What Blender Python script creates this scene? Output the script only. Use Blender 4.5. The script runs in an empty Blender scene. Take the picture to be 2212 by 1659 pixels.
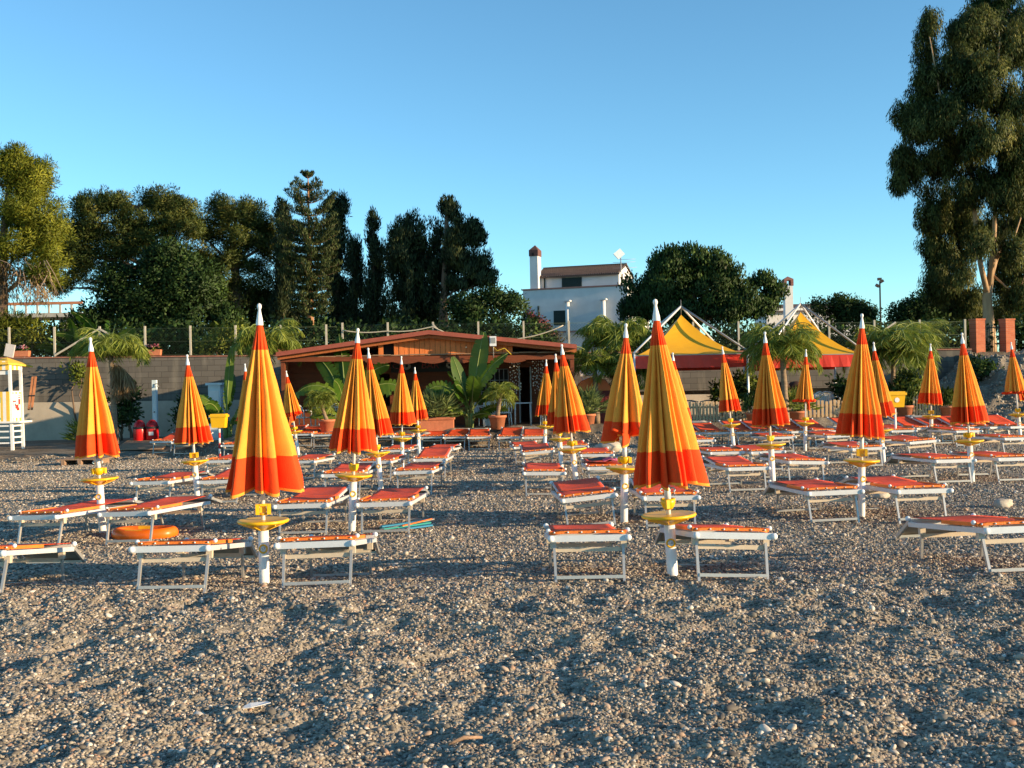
import bpy, math, random
import numpy as np
from mathutils import Matrix, Vector, Euler
R = math.radians
S = bpy.context.scene
COL = S.collection

# ------------------------------------------------------------------ camera, sky, sun, exposure
F, UC, V0, ROLL, ZC = 2333.0, 1106.0, 820.0, 0.020, 1.75
cam = bpy.data.cameras.new('camera')
cam.sensor_width = 36.0
cam.lens = 36.0 * F / 2212.0
cam.shift_y = -(829.5 - V0) / 2212.0
cam.clip_start, cam.clip_end = 0.1, 3000.0
co = bpy.data.objects.new('camera', cam)
COL.objects.link(co)
co.rotation_euler = (Matrix.Rotation(R(90), 3, 'X') @ Matrix.Rotation(-ROLL, 3, 'Z')).to_euler()
co.location = (0, 0, ZC)
S.camera = co

SUN_EL, SUN_AZ = 11.0, 20.0        # degrees: height, and how far behind the picture plane (sun stands at the right)
w = bpy.data.worlds.new('World')
S.world = w
w.use_nodes = True
nt = w.node_tree
sky = nt.nodes.new('ShaderNodeTexSky')
sky.sky_type = 'NISHITA'
sky.sun_disc = False
sky.sun_elevation = R(SUN_EL)
sky.sun_rotation = R(90 + SUN_AZ)
sky.altitude = 0
sky.air_density = 0.8
sky.dust_density = 0.0
sky.ozone_density = 3.1
bg = nt.nodes['Background']
bg.inputs[1].default_value = 0.15
tint = nt.nodes.new('ShaderNodeMix'); tint.data_type = 'RGBA'; tint.blend_type = 'MULTIPLY'; tint.inputs[0].default_value = 1.0
tint.inputs[7].default_value = (0.80, 1.02, 0.93, 1)
nt.links.new(sky.outputs[0], tint.inputs[6]); nt.links.new(tint.outputs[2], bg.inputs[0])

sl = bpy.data.lights.new('sun', 'SUN')
sl.energy = 5.0
sl.angle = R(0.55)
sl.color = (1.0, 0.75, 0.46)
so = bpy.data.objects.new('sun', sl)
COL.objects.link(so)
TO_SUN = Vector((math.cos(R(SUN_AZ)) * math.cos(R(SUN_EL)), -math.sin(R(SUN_AZ)) * math.cos(R(SUN_EL)), math.sin(R(SUN_EL))))
so.rotation_euler = TO_SUN.to_track_quat('Z', 'Y').to_euler()
so.location = (30, -10, 30)

S.view_settings.view_transform = 'Standard'
S.view_settings.look = 'None'
S.view_settings.gamma = 1.0
S.view_settings.exposure = 0.95
S.cycles.max_bounces = 6
S.cycles.transparent_max_bounces = 8

# ------------------------------------------------------------------ terrain height and placing
def sstep(a, b, x):
    t = np.clip((x - a) / (b - a), 0, 1)
    return t * t * (3 - 2 * t)

def lattice(ix, iy, seed):
    h = (ix.astype(np.int64) * 374761393 + iy.astype(np.int64) * 668265263 + seed * 974634777) & 0xffffffff
    h = ((h ^ (h >> 13)) * 1274126177) & 0xffffffff
    return ((h ^ (h >> 16)) & 0xffff) / 65535.0

def vnoise(x, y, s, seed):
    x = np.asarray(x, float) / s; y = np.asarray(y, float) / s
    ix = np.floor(x); iy = np.floor(y); fx = x - ix; fy = y - iy
    fx = fx * fx * (3 - 2 * fx); fy = fy * fy * (3 - 2 * fy)
    a = lattice(ix, iy, seed); b = lattice(ix + 1, iy, seed); c = lattice(ix, iy + 1, seed); d = lattice(ix + 1, iy + 1, seed)
    return (a + (b - a) * fx) * (1 - fy) + (c + (d - c) * fx) * fy - 0.5

def ground_smooth(x, y):
    x = np.asarray(x, float); y = np.asarray(y, float)
    z = 0.0106 * np.clip(x, -25, 25) - 0.0105 * (np.clip(y, 0, 30) - 9.5)
    side = 1 - 0.6 * sstep(3.5, 6.5, x)
    z = z + 0.085 * np.exp(-((y - 8.4) / 1.25) ** 2) * side - 0.085 * np.exp(-((y - 10.7) / 0.8) ** 2) * side
    left = 1 - sstep(-10.5, -8.0, x)
    z = z + left * 0.22 * sstep(30, 39, y)
    bank = (1 - left) * (sstep(31.5, 32.3, y))
    zt = 0.27 + 0.004 * x
    z = z * (1 - bank) + zt * bank
    slope = sstep(11.5, 17.5, x) * sstep(32.0, 40.8, y)
    z = z + slope * (1.15 + 0.8 * sstep(16.0, 17.6, x))
    up = sstep(41.15, 41.3, y)
    return z * (1 - up) + 2.45 * up

def ground(x, y):
    x = np.asarray(x, float); y = np.asarray(y, float)
    z = ground_smooth(x, y)
    near = 1 - sstep(8.4, 9.6, y)
    mid = 1 - sstep(20, 32, y)
    n = 0.035 * vnoise(x, y, 0.8, 1) + 0.075 * vnoise(x * 0.7, y, 0.33, 2) + 0.085 * vnoise(x * 0.8, y, 0.17, 3) + 0.04 * vnoise(x, y, 0.09, 13)
    pits = np.minimum(vnoise(x * 0.8, y, 0.22, 7) + 0.12, 0) * 0.12
    z = z + near * (0.62 * n + pits) + (1 - near) * mid * (0.045 * vnoise(x * 0.5, y, 0.8, 4) + 0.022 * vnoise(x * 0.7, y, 0.3, 5) + 0.010 * vnoise(x, y, 0.12, 6))
    dirt = sstep(30.3, 31.0, y) * (1 - sstep(33, 34, y))
    z = z + dirt * (0.22 * vnoise(x, y, 0.6, 8) + 0.1 * vnoise(x, y, 0.2, 9))
    rub = sstep(11.5, 14, x) * sstep(31.5, 33, y) * (1 - sstep(40.5, 41.2, y))
    z = z + rub * (0.5 * vnoise(x, y, 1.3, 10) + 0.35 * vnoise(x, y, 0.45, 11) + 0.15 * vnoise(x, y, 0.18, 12))
    return z

def gz(x, y, smooth=False):
    return float((ground_smooth if smooth else ground)(np.array([x]), np.array([y]))[0])

def ray(u, v):
    xp = (u - UC) / F; yp = (V0 - v) / F
    return xp * math.cos(ROLL) + yp * math.sin(ROLL), -xp * math.sin(ROLL) + yp * math.cos(ROLL)

def at(u, v, Y):
    a, b = ray(u, v)
    return Vector((a * Y, Y, ZC + b * Y))

def onground(u, v):
    a, b = ray(u, v)
    ys = np.arange(3.0, 60, 0.02)
    hit = (ZC + b * ys) <= ground_smooth(a * ys, ys)
    Y = ys[np.argmax(hit)] if hit.any() else 59.0
    return Vector((a * Y, Y, gz(a * Y, Y)))

# ------------------------------------------------------------------ materials
def new_mat(name):
    m = bpy.data.materials.new(name)
    m.use_nodes = True
    return m, m.node_tree, m.node_tree.nodes['Principled BSDF']

def M(name, c, rough=0.6, var=0.12, scale=6.0, bump=0.0, bscale=None, metal=0.0, spec=0.4, stretch=(1, 1, 1)):
    m, t, p = new_mat(name)
    p.inputs['Roughness'].default_value = rough
    p.inputs['Metallic'].default_value = metal
    p.inputs['Specular IOR Level'].default_value = spec
    tc = t.nodes.new('ShaderNodeTexCoord'); mp = t.nodes.new('ShaderNodeMapping')
    mp.inputs['Scale'].default_value = stretch
    t.links.new(tc.outputs['Object'], mp.inputs['Vector'])
    n = t.nodes.new('ShaderNodeTexNoise'); n.inputs['Scale'].default_value = scale; n.inputs['Detail'].default_value = 6
    n.inputs['Roughness'].default_value = 0.65
    t.links.new(mp.outputs[0], n.inputs['Vector'])
    r = t.nodes.new('ShaderNodeValToRGB')
    r.color_ramp.elements[0].position = 0.3; r.color_ramp.elements[1].position = 0.7
    r.color_ramp.elements[0].color = [max(0, k * (1 - var)) for k in c] + [1]
    r.color_ramp.elements[1].color = [min(1, k * (1 + var)) for k in c] + [1]
    t.links.new(n.outputs[0], r.inputs[0]); t.links.new(r.outputs[0], p.inputs['Base Color'])
    if bump:
        b = t.nodes.new('ShaderNodeBump'); b.inputs['Strength'].default_value = bump; b.inputs['Distance'].default_value = 0.02
        n2 = t.nodes.new('ShaderNodeTexNoise'); n2.inputs['Scale'].default_value = bscale or scale * 4; n2.inputs['Detail'].default_value = 4
        t.links.new(mp.outputs[0], n2.inputs['Vector']); t.links.new(n2.outputs[0], b.inputs['Height']); t.links.new(b.outputs[0], p.inputs['Normal'])
    return m

def leaf_mat(name, c, c2=None, trans=0.3, rough=0.55):
    m, t, p = new_mat(name)
    a = t.nodes.new('ShaderNodeAttribute'); a.attribute_name = 'tint'
    r = t.nodes.new('ShaderNodeValToRGB')
    c2 = c2 or [k * 1.9 for k in c]
    r.color_ramp.elements[0].color = [k * 0.55 for k in c] + [1]
    r.color_ramp.elements[1].color = list(c2) + [1]
    e = r.color_ramp.elements.new(0.5); e.color = list(c) + [1]
    t.links.new(a.outputs['Fac'], r.inputs[0])
    p.inputs['Roughness'].default_value = rough
    p.inputs['Specular IOR Level'].default_value = 0.25
    t.links.new(r.outputs[0], p.inputs['Base Color'])
    tr = t.nodes.new('ShaderNodeBsdfTranslucent'); t.links.new(r.outputs[0], tr.inputs[0])
    mx = t.nodes.new('ShaderNodeMixShader'); mx.inputs[0].default_value = trans
    t.links.new(p.outputs[0], mx.inputs[1]); t.links.new(tr.outputs[0], mx.inputs[2])
    t.links.new(mx.outputs[0], t.nodes['Material Output'].inputs[0])
    return m

def block_mat(name, c1, c2, mortar, bw=0.5, bh=0.2, streak=0.35):
    """courses of blocks in the x-z plane with pale runs down the face"""
    m, t, p = new_mat(name)
    p.inputs['Roughness'].default_value = 0.9; p.inputs['Specular IOR Level'].default_value = 0.15
    tc = t.nodes.new('ShaderNodeTexCoord'); sp = t.nodes.new('ShaderNodeSeparateXYZ'); cb = t.nodes.new('ShaderNodeCombineXYZ')
    t.links.new(tc.outputs['Object'], sp.inputs[0]); t.links.new(sp.outputs[0], cb.inputs[0]); t.links.new(sp.outputs[2], cb.inputs[1])
    b = t.nodes.new('ShaderNodeTexBrick'); t.links.new(cb.outputs[0], b.inputs['Vector'])
    b.inputs['Color1'].default_value = (*c1, 1); b.inputs['Color2'].default_value = (*c2, 1); b.inputs['Mortar'].default_value = (*mortar, 1)
    b.inputs['Scale'].default_value = 1.0; b.inputs['Mortar Size'].default_value = bh * 0.05
    b.inputs['Brick Width'].default_value = bw; b.inputs['Row Height'].default_value = bh
    n = t.nodes.new('ShaderNodeTexNoise'); n.inputs['Scale'].default_value = 1.3; n.inputs['Detail'].default_value = 8
    mp = t.nodes.new('ShaderNodeMapping'); mp.inputs['Scale'].default_value = (1.6, 1, 0.35)
    t.links.new(tc.outputs['Object'], mp.inputs[0]); t.links.new(mp.outputs[0], n.inputs['Vector'])
    r = t.nodes.new('ShaderNodeValToRGB'); r.color_ramp.elements[0].position = 0.52; r.color_ramp.elements[1].position = 0.75
    t.links.new(n.outputs[0], r.inputs[0])
    mx = t.nodes.new('ShaderNodeMix'); mx.data_type = 'RGBA'; mx.blend_type = 'MIX'
    ml = t.nodes.new('ShaderNodeMath'); ml.operation = 'MULTIPLY'; ml.inputs[1].default_value = streak
    t.links.new(r.outputs[0], ml.inputs[0]); t.links.new(ml.outputs[0], mx.inputs[0])
    t.links.new(b.outputs[0], mx.inputs[6]); mx.inputs[7].default_value = (0.5, 0.44, 0.33, 1)
    t.links.new(mx.outputs[2], p.inputs['Base Color'])
    bp = t.nodes.new('ShaderNodeBump'); bp.inputs['Strength'].default_value = 0.5; bp.inputs['Distance'].default_value = 0.02; bp.invert = True
    t.links.new(b.outputs['Fac'], bp.inputs['Height']); t.links.new(bp.outputs[0], p.inputs['Normal'])
    return m

def beach_mat():
    m, t, p = new_mat('gravel')
    p.inputs['Roughness'].default_value = 0.85; p.inputs['Specular IOR Level'].default_value = 0.2
    tc = t.nodes.new('ShaderNodeTexCoord')
    def vor(scale):
        v = t.nodes.new('ShaderNodeTexVoronoi'); v.inputs['Scale'].default_value = scale
        t.links.new(tc.outputs['Object'], v.inputs['Vector']); return v
    v1, v2 = vor(60.0), vor(24.0)
    def ramp(cols):
        r = t.nodes.new('ShaderNodeValToRGB'); r.color_ramp.interpolation = 'LINEAR'
        els = r.color_ramp.elements
        els[0].position, els[0].color = cols[0][0], (*cols[0][1], 1); els[1].position, els[1].color = cols[-1][0], (*cols[-1][1], 1)
        for q, c in cols[1:-1]:
            e = els.new(q); e.color = (*c, 1)
        return r
    r1 = ramp([(0, (0.18, 0.155, 0.12)), (0.45, (0.31, 0.262, 0.198)), (0.8, (0.41, 0.345, 0.265)), (1, (0.62, 0.54, 0.44))])
    s1 = t.nodes.new('ShaderNodeSeparateColor'); t.links.new(v1.outputs['Color'], s1.inputs[0]); t.links.new(s1.outputs[0], r1.inputs[0])
    r2 = ramp([(0, (0.16, 0.14, 0.11)), (0.5, (0.31, 0.262, 0.198)), (0.85, (0.43, 0.355, 0.27)), (1, (0.62, 0.54, 0.44))])
    s2 = t.nodes.new('ShaderNodeSeparateColor'); t.links.new(v2.outputs['Color'], s2.inputs[0]); t.links.new(s2.outputs[0], r2.inputs[0])
    mx = t.nodes.new('ShaderNodeMix'); mx.data_type = 'RGBA'; mx.inputs[0].default_value = 0.45
    t.links.new(r1.outputs[0], mx.inputs[6]); t.links.new(r2.outputs[0], mx.inputs[7])
    nz = t.nodes.new('ShaderNodeTexNoise'); nz.inputs['Scale'].default_value = 1.1; nz.inputs['Detail'].default_value = 6
    t.links.new(tc.outputs['Object'], nz.inputs['Vector'])
    rn = ramp([(0.3, (0.78, 0.78, 0.78)), (0.7, (1.12, 1.10, 1.06))]); t.links.new(nz.outputs[0], rn.inputs[0])
    mu = t.nodes.new('ShaderNodeMix'); mu.data_type = 'RGBA'; mu.blend_type = 'MULTIPLY'; mu.inputs[0].default_value = 1
    t.links.new(mx.outputs[2], mu.inputs[6]); t.links.new(rn.outputs[0], mu.inputs[7])
    az = t.nodes.new('ShaderNodeAttribute'); az.attribute_name = 'dirt'
    rd = ramp([(0.3, (0.10, 0.075, 0.05)), (0.7, (0.22, 0.17, 0.12))])
    nd = t.nodes.new('ShaderNodeTexNoise'); nd.inputs['Scale'].default_value = 9; nd.inputs['Detail'].default_value = 8
    t.links.new(tc.outputs['Object'], nd.inputs['Vector']); t.links.new(nd.outputs[0], rd.inputs[0])
    md = t.nodes.new('ShaderNodeMix'); md.data_type = 'RGBA'
    t.links.new(az.outputs['Fac'], md.inputs[0]); t.links.new(mu.outputs[2], md.inputs[6]); t.links.new(rd.outputs[0], md.inputs[7])
    t.links.new(md.outputs[2], p.inputs['Base Color'])
    b1 = t.nodes.new('ShaderNodeBump'); b1.inputs['Strength'].default_value = 0.6; b1.inputs['Distance'].default_value = 0.008; b1.invert = True
    b2 = t.nodes.new('ShaderNodeBump'); b2.inputs['Strength'].default_value = 0.6; b2.inputs['Distance'].default_value = 0.014; b2.invert = True
    t.links.new(v1.outputs['Distance'], b1.inputs['Height']); t.links.new(v2.outputs['Distance'], b2.inputs['Height'])
    t.links.new(b2.outputs[0], b1.inputs['Normal']); t.links.new(b1.outputs[0], p.inputs['Normal'])
    return m

def pebble_mat():
    m, t, p = new_mat('pebble_stone')
    p.inputs['Roughness'].default_value = 0.7; p.inputs['Specular IOR Level'].default_value = 0.3
    a = t.nodes.new('ShaderNodeAttribute'); a.attribute_type = 'INSTANCER'; a.attribute_name = 'shade'
    r = t.nodes.new('ShaderNodeValToRGB'); e = r.color_ramp.elements
    cols = [(0, (0.09, 0.08, 0.068)), (0.25, (0.19, 0.166, 0.132)), (0.5, (0.285, 0.245, 0.185)), (0.72, (0.37, 0.315, 0.24)), (0.8, (0.35, 0.21, 0.135)), (0.88, (0.44, 0.38, 0.30)), (1, (0.64, 0.57, 0.48))]
    e[0].position, e[0].color = 0, (*cols[0][1], 1); e[1].position, e[1].color = 1, (*cols[-1][1], 1)
    for q, c in cols[1:-1]:
        k = e.new(q); k.color = (*c, 1)
    t.links.new(a.outputs['Fac'], r.inputs[0]); t.links.new(r.outputs[0], p.inputs['Base Color'])
    return m

RED = M('red_canvas', (0.80, 0.065, 0.008), 0.75, 0.10, 9, 0.25, 120, spec=0.2)
YEL = M('yellow_canvas', (0.86, 0.325, 0.04), 0.75, 0.10, 9, 0.25, 120, spec=0.2)
WHITE = M('white_paint', (0.78, 0.77, 0.74), 0.4, 0.05, 8)
YPLAST = M('yellow_plastic', (0.80, 0.44, 0.01), 0.35, 0.06, 10)
ALU = M('aluminium', (0.50, 0.485, 0.45), 0.38, 0.08, 14, metal=0.55)
ALUW = M('white_aluminium', (0.64, 0.65, 0.65), 0.35, 0.05, 14, metal=0.2)
BEIGE = M('beige_plastic', (0.55, 0.46, 0.34), 0.55, 0.08, 14)
SLING = M('red_sling', (0.78, 0.085, 0.022), 0.6, 0.26, 4, 0.3, 90, spec=0.25)
SLINGO = M('orange_sling_hem', (0.85, 0.20, 0.03), 0.6, 0.14, 5, 0.3, 90, spec=0.25)
TERRA = M('terracotta', (0.50, 0.17, 0.08), 0.8, 0.15, 7, 0.2)
WOOD = M('orange_brown_wood', (0.40, 0.115, 0.03), 0.65, 0.25, 4, 0.3, 20, stretch=(6, 6, 0.6))
WOODD = M('dark_brown_wood', (0.11, 0.035, 0.016), 0.7, 0.25, 4, 0.3, 20, stretch=(1, 6, 6))
ROOFB = M('red_brown_roofing', (0.30, 0.075, 0.045), 0.6, 0.15, 5)
DARK = M('dark_interior', (0.012, 0.010, 0.010), 0.9, 0.2, 3)
BARK = M('bark', (0.13, 0.085, 0.055), 0.9, 0.3, 5, 0.6, 14, stretch=(2, 2, 0.4))
EBARK = M('pale_eucalyptus_bark', (0.42, 0.27, 0.15), 0.8, 0.3, 3, 0.4, 12, stretch=(2, 2, 0.3))
PBARK = M('palm_trunk', (0.24, 0.17, 0.11), 0.9, 0.3, 6, 0.6, 20, stretch=(0.5, 0.5, 4))
RUST = M('weathered_boards', (0.30, 0.19, 0.12), 0.85, 0.25, 5, 0.4, 30, stretch=(1, 8, 1))
HWALL = M('white_render', (0.66, 0.66, 0.65), 0.9, 0.07, 1.5)
TILE = M('old_roof_tile', (0.11, 0.075, 0.06), 0.9, 0.35, 6, 0.5, 9)
GREENS = M('dark_green_shutter', (0.012, 0.028, 0.026), 0.6, 0.1, 5)
BRICKR = None
CONC = M('concrete', (0.36, 0.34, 0.30), 0.9, 0.15, 2, 0.2)
CONCP = M('concrete_post', (0.44, 0.40, 0.32), 0.9, 0.12, 5, 0.2)
REDP = M('glossy_red_plastic', (0.55, 0.012, 0.012), 0.25, 0.1, 5)
ORANGE = M('orange_vinyl', (0.80, 0.16, 0.012), 0.35, 0.08, 4)
BLUE = M('blue_nylon', (0.03, 0.25, 0.42), 0.6, 0.1, 5)
TEAL = M('teal_nylon', (0.02, 0.30, 0.26), 0.6, 0.1, 5)
LBLUE = M('pale_blue_white_paint', (0.60, 0.70, 0.74), 0.45, 0.05, 4)
HOOK = M('pale_blue_plastic', (0.45, 0.68, 0.75), 0.4, 0.05, 8)
BLACK = M('black_rubber', (0.02, 0.02, 0.022), 0.6, 0.1, 5)
BROWNF = M('dark_brown_arcs', (0.05, 0.02, 0.014), 0.8, 0.3, 6)
STONE = M('pale_boulder', (0.42, 0.37, 0.30), 0.85, 0.2, 6, 0.5, 14)
REDV = M('red_pvc_valance', (0.62, 0.035, 0.015), 0.45, 0.12, 3)
YPVC = M('yellow_pvc', (0.78, 0.38, 0.012), 0.5, 0.08, 1.5)
PICKET = M('pale_pine_picket', (0.52, 0.36, 0.20), 0.8, 0.2, 4, stretch=(4, 4, 0.6))
WPLAST = M('white_plastic', (0.72, 0.74, 0.74), 0.45, 0.05, 8)
SHELL = M('white_shell', (0.72, 0.66, 0.58), 0.5, 0.2, 20)
PINK = M('pink_cloth', (0.6, 0.12, 0.2), 0.8, 0.2, 9)
FLOWER = M('pink_white_flowers', (0.7, 0.3, 0.35), 0.7, 0.6, 40)
SOIL = M('soil', (0.06, 0.045, 0.03), 0.95, 0.3, 20, 0.5)
INK = M('blue_ink', (0.02, 0.03, 0.12), 0.6, 0.05, 5)
SIGNR = M('red_sign_paint', (0.30, 0.05, 0.05), 0.6, 0.2, 9)
SIGNW = M('off_white_ring_paint', (0.45, 0.42, 0.38), 0.6, 0.15, 9)
GREY = M('grey_steel', (0.32, 0.31, 0.30), 0.5, 0.1, 6, metal=0.4)

# ------------------------------------------------------------------ mesh helpers
class MB:
    def __init__(s): s.v = []; s.f = []; s.m = []; s.sm = []
    def add(s, vs, fs, mi=0, smooth=False):
        o = len(s.v); s.v += [tuple(q) for q in vs]
        for f in fs: s.f.append([o + k for k in f]); s.m.append(mi); s.sm.append(smooth)
        return s
    def box(s, c, d, mi=0, rot=None, taper=1.0):
        c = Vector(c); vs = []
        for z in (-1, 1):
            k = taper if z > 0 else 1
            for x, y in ((-1, -1), (1, -1), (1, 1), (-1, 1)):
                q = Vector((x * d[0] / 2 * k, y * d[1] / 2 * k, z * d[2] / 2))
                if rot is not None: q = rot @ q
                vs.append(c + q)
        return s.add(vs, [(3, 2, 1, 0), (4, 5, 6, 7), (0, 1, 5, 4), (1, 2, 6, 5), (2, 3, 7, 6), (3, 0, 4, 7)], mi)
    def tube(s, pts, rad, n=8, mi=0, cap=True):
        pts = [Vector(p) for p in pts]
        rad = [float(q) for q in rad] if hasattr(rad, '__len__') else [float(rad)] * len(pts)
        vs = []; up = None
        for i, p in enumerate(pts):
            d = (pts[min(i + 1, len(pts) - 1)] - pts[max(i - 1, 0)]).normalized()
            if up is None:
                up = Vector((0, 0, 1)) if abs(d.z) < 0.9 else Vector((1, 0, 0))
            a = d.cross(up)
            if a.length < 1e-5: a = d.orthogonal()
            a.normalize(); b = d.cross(a).normalized(); up = a.cross(d)
            for k in range(n):
                t = 2 * math.pi * k / n
                vs.append(p + rad[i] * (math.cos(t) * a + math.sin(t) * b))
        fs = [(i * n + k, i * n + (k + 1) % n, (i + 1) * n + (k + 1) % n, (i + 1) * n + k) for i in range(len(pts) - 1) for k in range(n)]
        s.add(vs, fs, mi, True)
        if cap:
            o = len(s.v) - len(vs)
            s.f.append([o + k for k in range(n)][::-1]); s.m.append(mi); s.sm.append(False)
            s.f.append([o + (len(pts) - 1) * n + k for k in range(n)]); s.m.append(mi); s.sm.append(False)
        return s
    def bar(s, a, b, wd, ht, mi=0):
        a = Vector(a); b = Vector(b); d = b - a
        y = d.normalized(); z = Vector((0, 0, 1)) if abs(y.z) < 0.95 else Vector((0, 1, 0))
        x = y.cross(z).normalized(); z = x.cross(y)
        return s.box((a + b) / 2, (wd, d.length, ht), mi, Matrix((x, y, z)).transposed())
    def lathe(s, prof, n=24, c=(0, 0, 0), mi=0, smooth=True):
        c = Vector(c); vs = [c + Vector((r * math.cos(2 * math.pi * k / n), r * math.sin(2 * math.pi * k / n), z)) for r, z in prof for k in range(n)]
        fs = [(i * n + k, i * n + (k + 1) % n, (i + 1) * n + (k + 1) % n, (i + 1) * n + k) for i in range(len(prof) - 1) for k in range(n)]
        return s.add(vs, fs, mi, smooth)
    def ball(s, c, r, n=8, mi=0, sq=(1, 1, 1)):
        prof = [(math.sin(math.pi * i / n), -math.cos(math.pi * i / n)) for i in range(n + 1)]
        c = Vector(c); k2 = n + 2
        vs = [c + Vector((r * sq[0] * a * math.cos(2 * math.pi * k / k2), r * sq[1] * a * math.sin(2 * math.pi * k / k2), r * sq[2] * z)) for a, z in prof for k in range(k2)]
        fs = [(i * k2 + k, i * k2 + (k + 1) % k2, (i + 1) * k2 + (k + 1) % k2, (i + 1) * k2 + k) for i in range(n) for k in range(k2)]
        return s.add(vs, fs, mi, True)
    def ring(s, c, Rr, r, mi=0, n=24, k=8, axis='z'):
        vs = []
        for i in range(n):
            t = 2 * math.pi * i / n
            for j in range(k):
                q = 2 * math.pi * j / k
                x, y, z = (Rr + r * math.cos(q)) * math.cos(t), (Rr + r * math.cos(q)) * math.sin(t), r * math.sin(q)
                if axis == 'y': x, y, z = x, z, y
                vs.append(Vector(c) + Vector((x, y, z)))
        fs = [(i * k + j, ((i + 1) % n) * k + j, ((i + 1) % n) * k + (j + 1) % k, i * k + (j + 1) % k) for i in range(n) for j in range(k)]
        return s.add(vs, fs, mi, True)
    def mesh(s, name, mats):
        me = bpy.data.meshes.new(name)
        me.from_pydata(s.v, [], s.f)
        for q in (mats if isinstance(mats, (list, tuple)) else [mats]): me.materials.append(q)
        me.polygons.foreach_set('material_index', s.m); me.polygons.foreach_set('use_smooth', s.sm)
        me.update()
        return me
    def build(s, name, mats, parent=None, bevel=0.0):
        me = s.mesh(name, mats)
        if bevel:
            pass
        return link(name, me, parent)

def link(name, data, parent=None):
    o = bpy.data.objects.new(name, data); COL.objects.link(o)
    if parent: o.parent = parent
    return o

def tag(o, label=None, cat=None, group=None, kind=None):
    if label: o['label'] = label
    if cat: o['category'] = cat
    if group: o['group'] = group
    if kind: o['kind'] = kind
    return o

def thing(name, label, cat, loc=(0, 0, 0), rz=0.0, group=None):
    o = bpy.data.objects.new(name, None); COL.objects.link(o)
    o.empty_display_size = 0.2
    o.location = loc; o.rotation_euler = (0, 0, rz)
    return tag(o, label, cat, group)

def dup(root, label):
    r = root.copy(); COL.objects.link(r); r['label'] = label
    for ch in root.children:
        c = ch.copy(); COL.objects.link(c); c.parent = r
        for g in ch.children:
            d = g.copy(); COL.objects.link(d); d.parent = c
    return r

def np_mesh(name, V, quads, mats, tint=None, smooth=False):
    me = bpy.data.meshes.new(name)
    V = np.ascontiguousarray(V, np.float32); quads = np.ascontiguousarray(quads, np.int32)
    n = len(quads); k = quads.shape[1]
    me.vertices.add(len(V)); me.vertices.foreach_set('co', V.ravel())
    me.loops.add(n * k); me.loops.foreach_set('vertex_index', quads.ravel())
    me.polygons.add(n); me.polygons.foreach_set('loop_start', np.arange(0, n * k, k, dtype=np.int32))
    if smooth: me.polygons.foreach_set('use_smooth', np.ones(n, bool))
    for q in (mats if isinstance(mats, (list, tuple)) else [mats]): me.materials.append(q)
    if tint is not None:
        a = me.attributes.new('tint', 'FLOAT', 'POINT'); a.data.foreach_set('value', np.ascontiguousarray(tint, np.float32))
    me.update(calc_edges=True); me.validate()
    return me

def unit(v): return v / (np.linalg.norm(v, axis=-1, keepdims=True) + 1e-9)

def leaves(pos, axis, L, W, rng, curl=0.0):
    """diamond leaves: pos (N,3) base, axis (N,3) direction"""
    n = len(pos); axis = unit(axis)
    side = unit(np.cross(axis, rng.normal(size=(n, 3))))
    L = np.broadcast_to(L, (n,))[:, None] * rng.uniform(0.7, 1.3, (n, 1)); W = W * rng.uniform(0.7, 1.3, (n, 1))
    nrm = np.cross(side, axis)
    mid = pos + axis * L * 0.45 + nrm * L * 0.08
    V = np.stack([pos, mid + side * W * 0.5, pos + axis * L, mid - side * W * 0.5], 1).reshape(-1, 3)
    Q = np.arange(4 * n).reshape(n, 4)
    return V, Q

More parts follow.
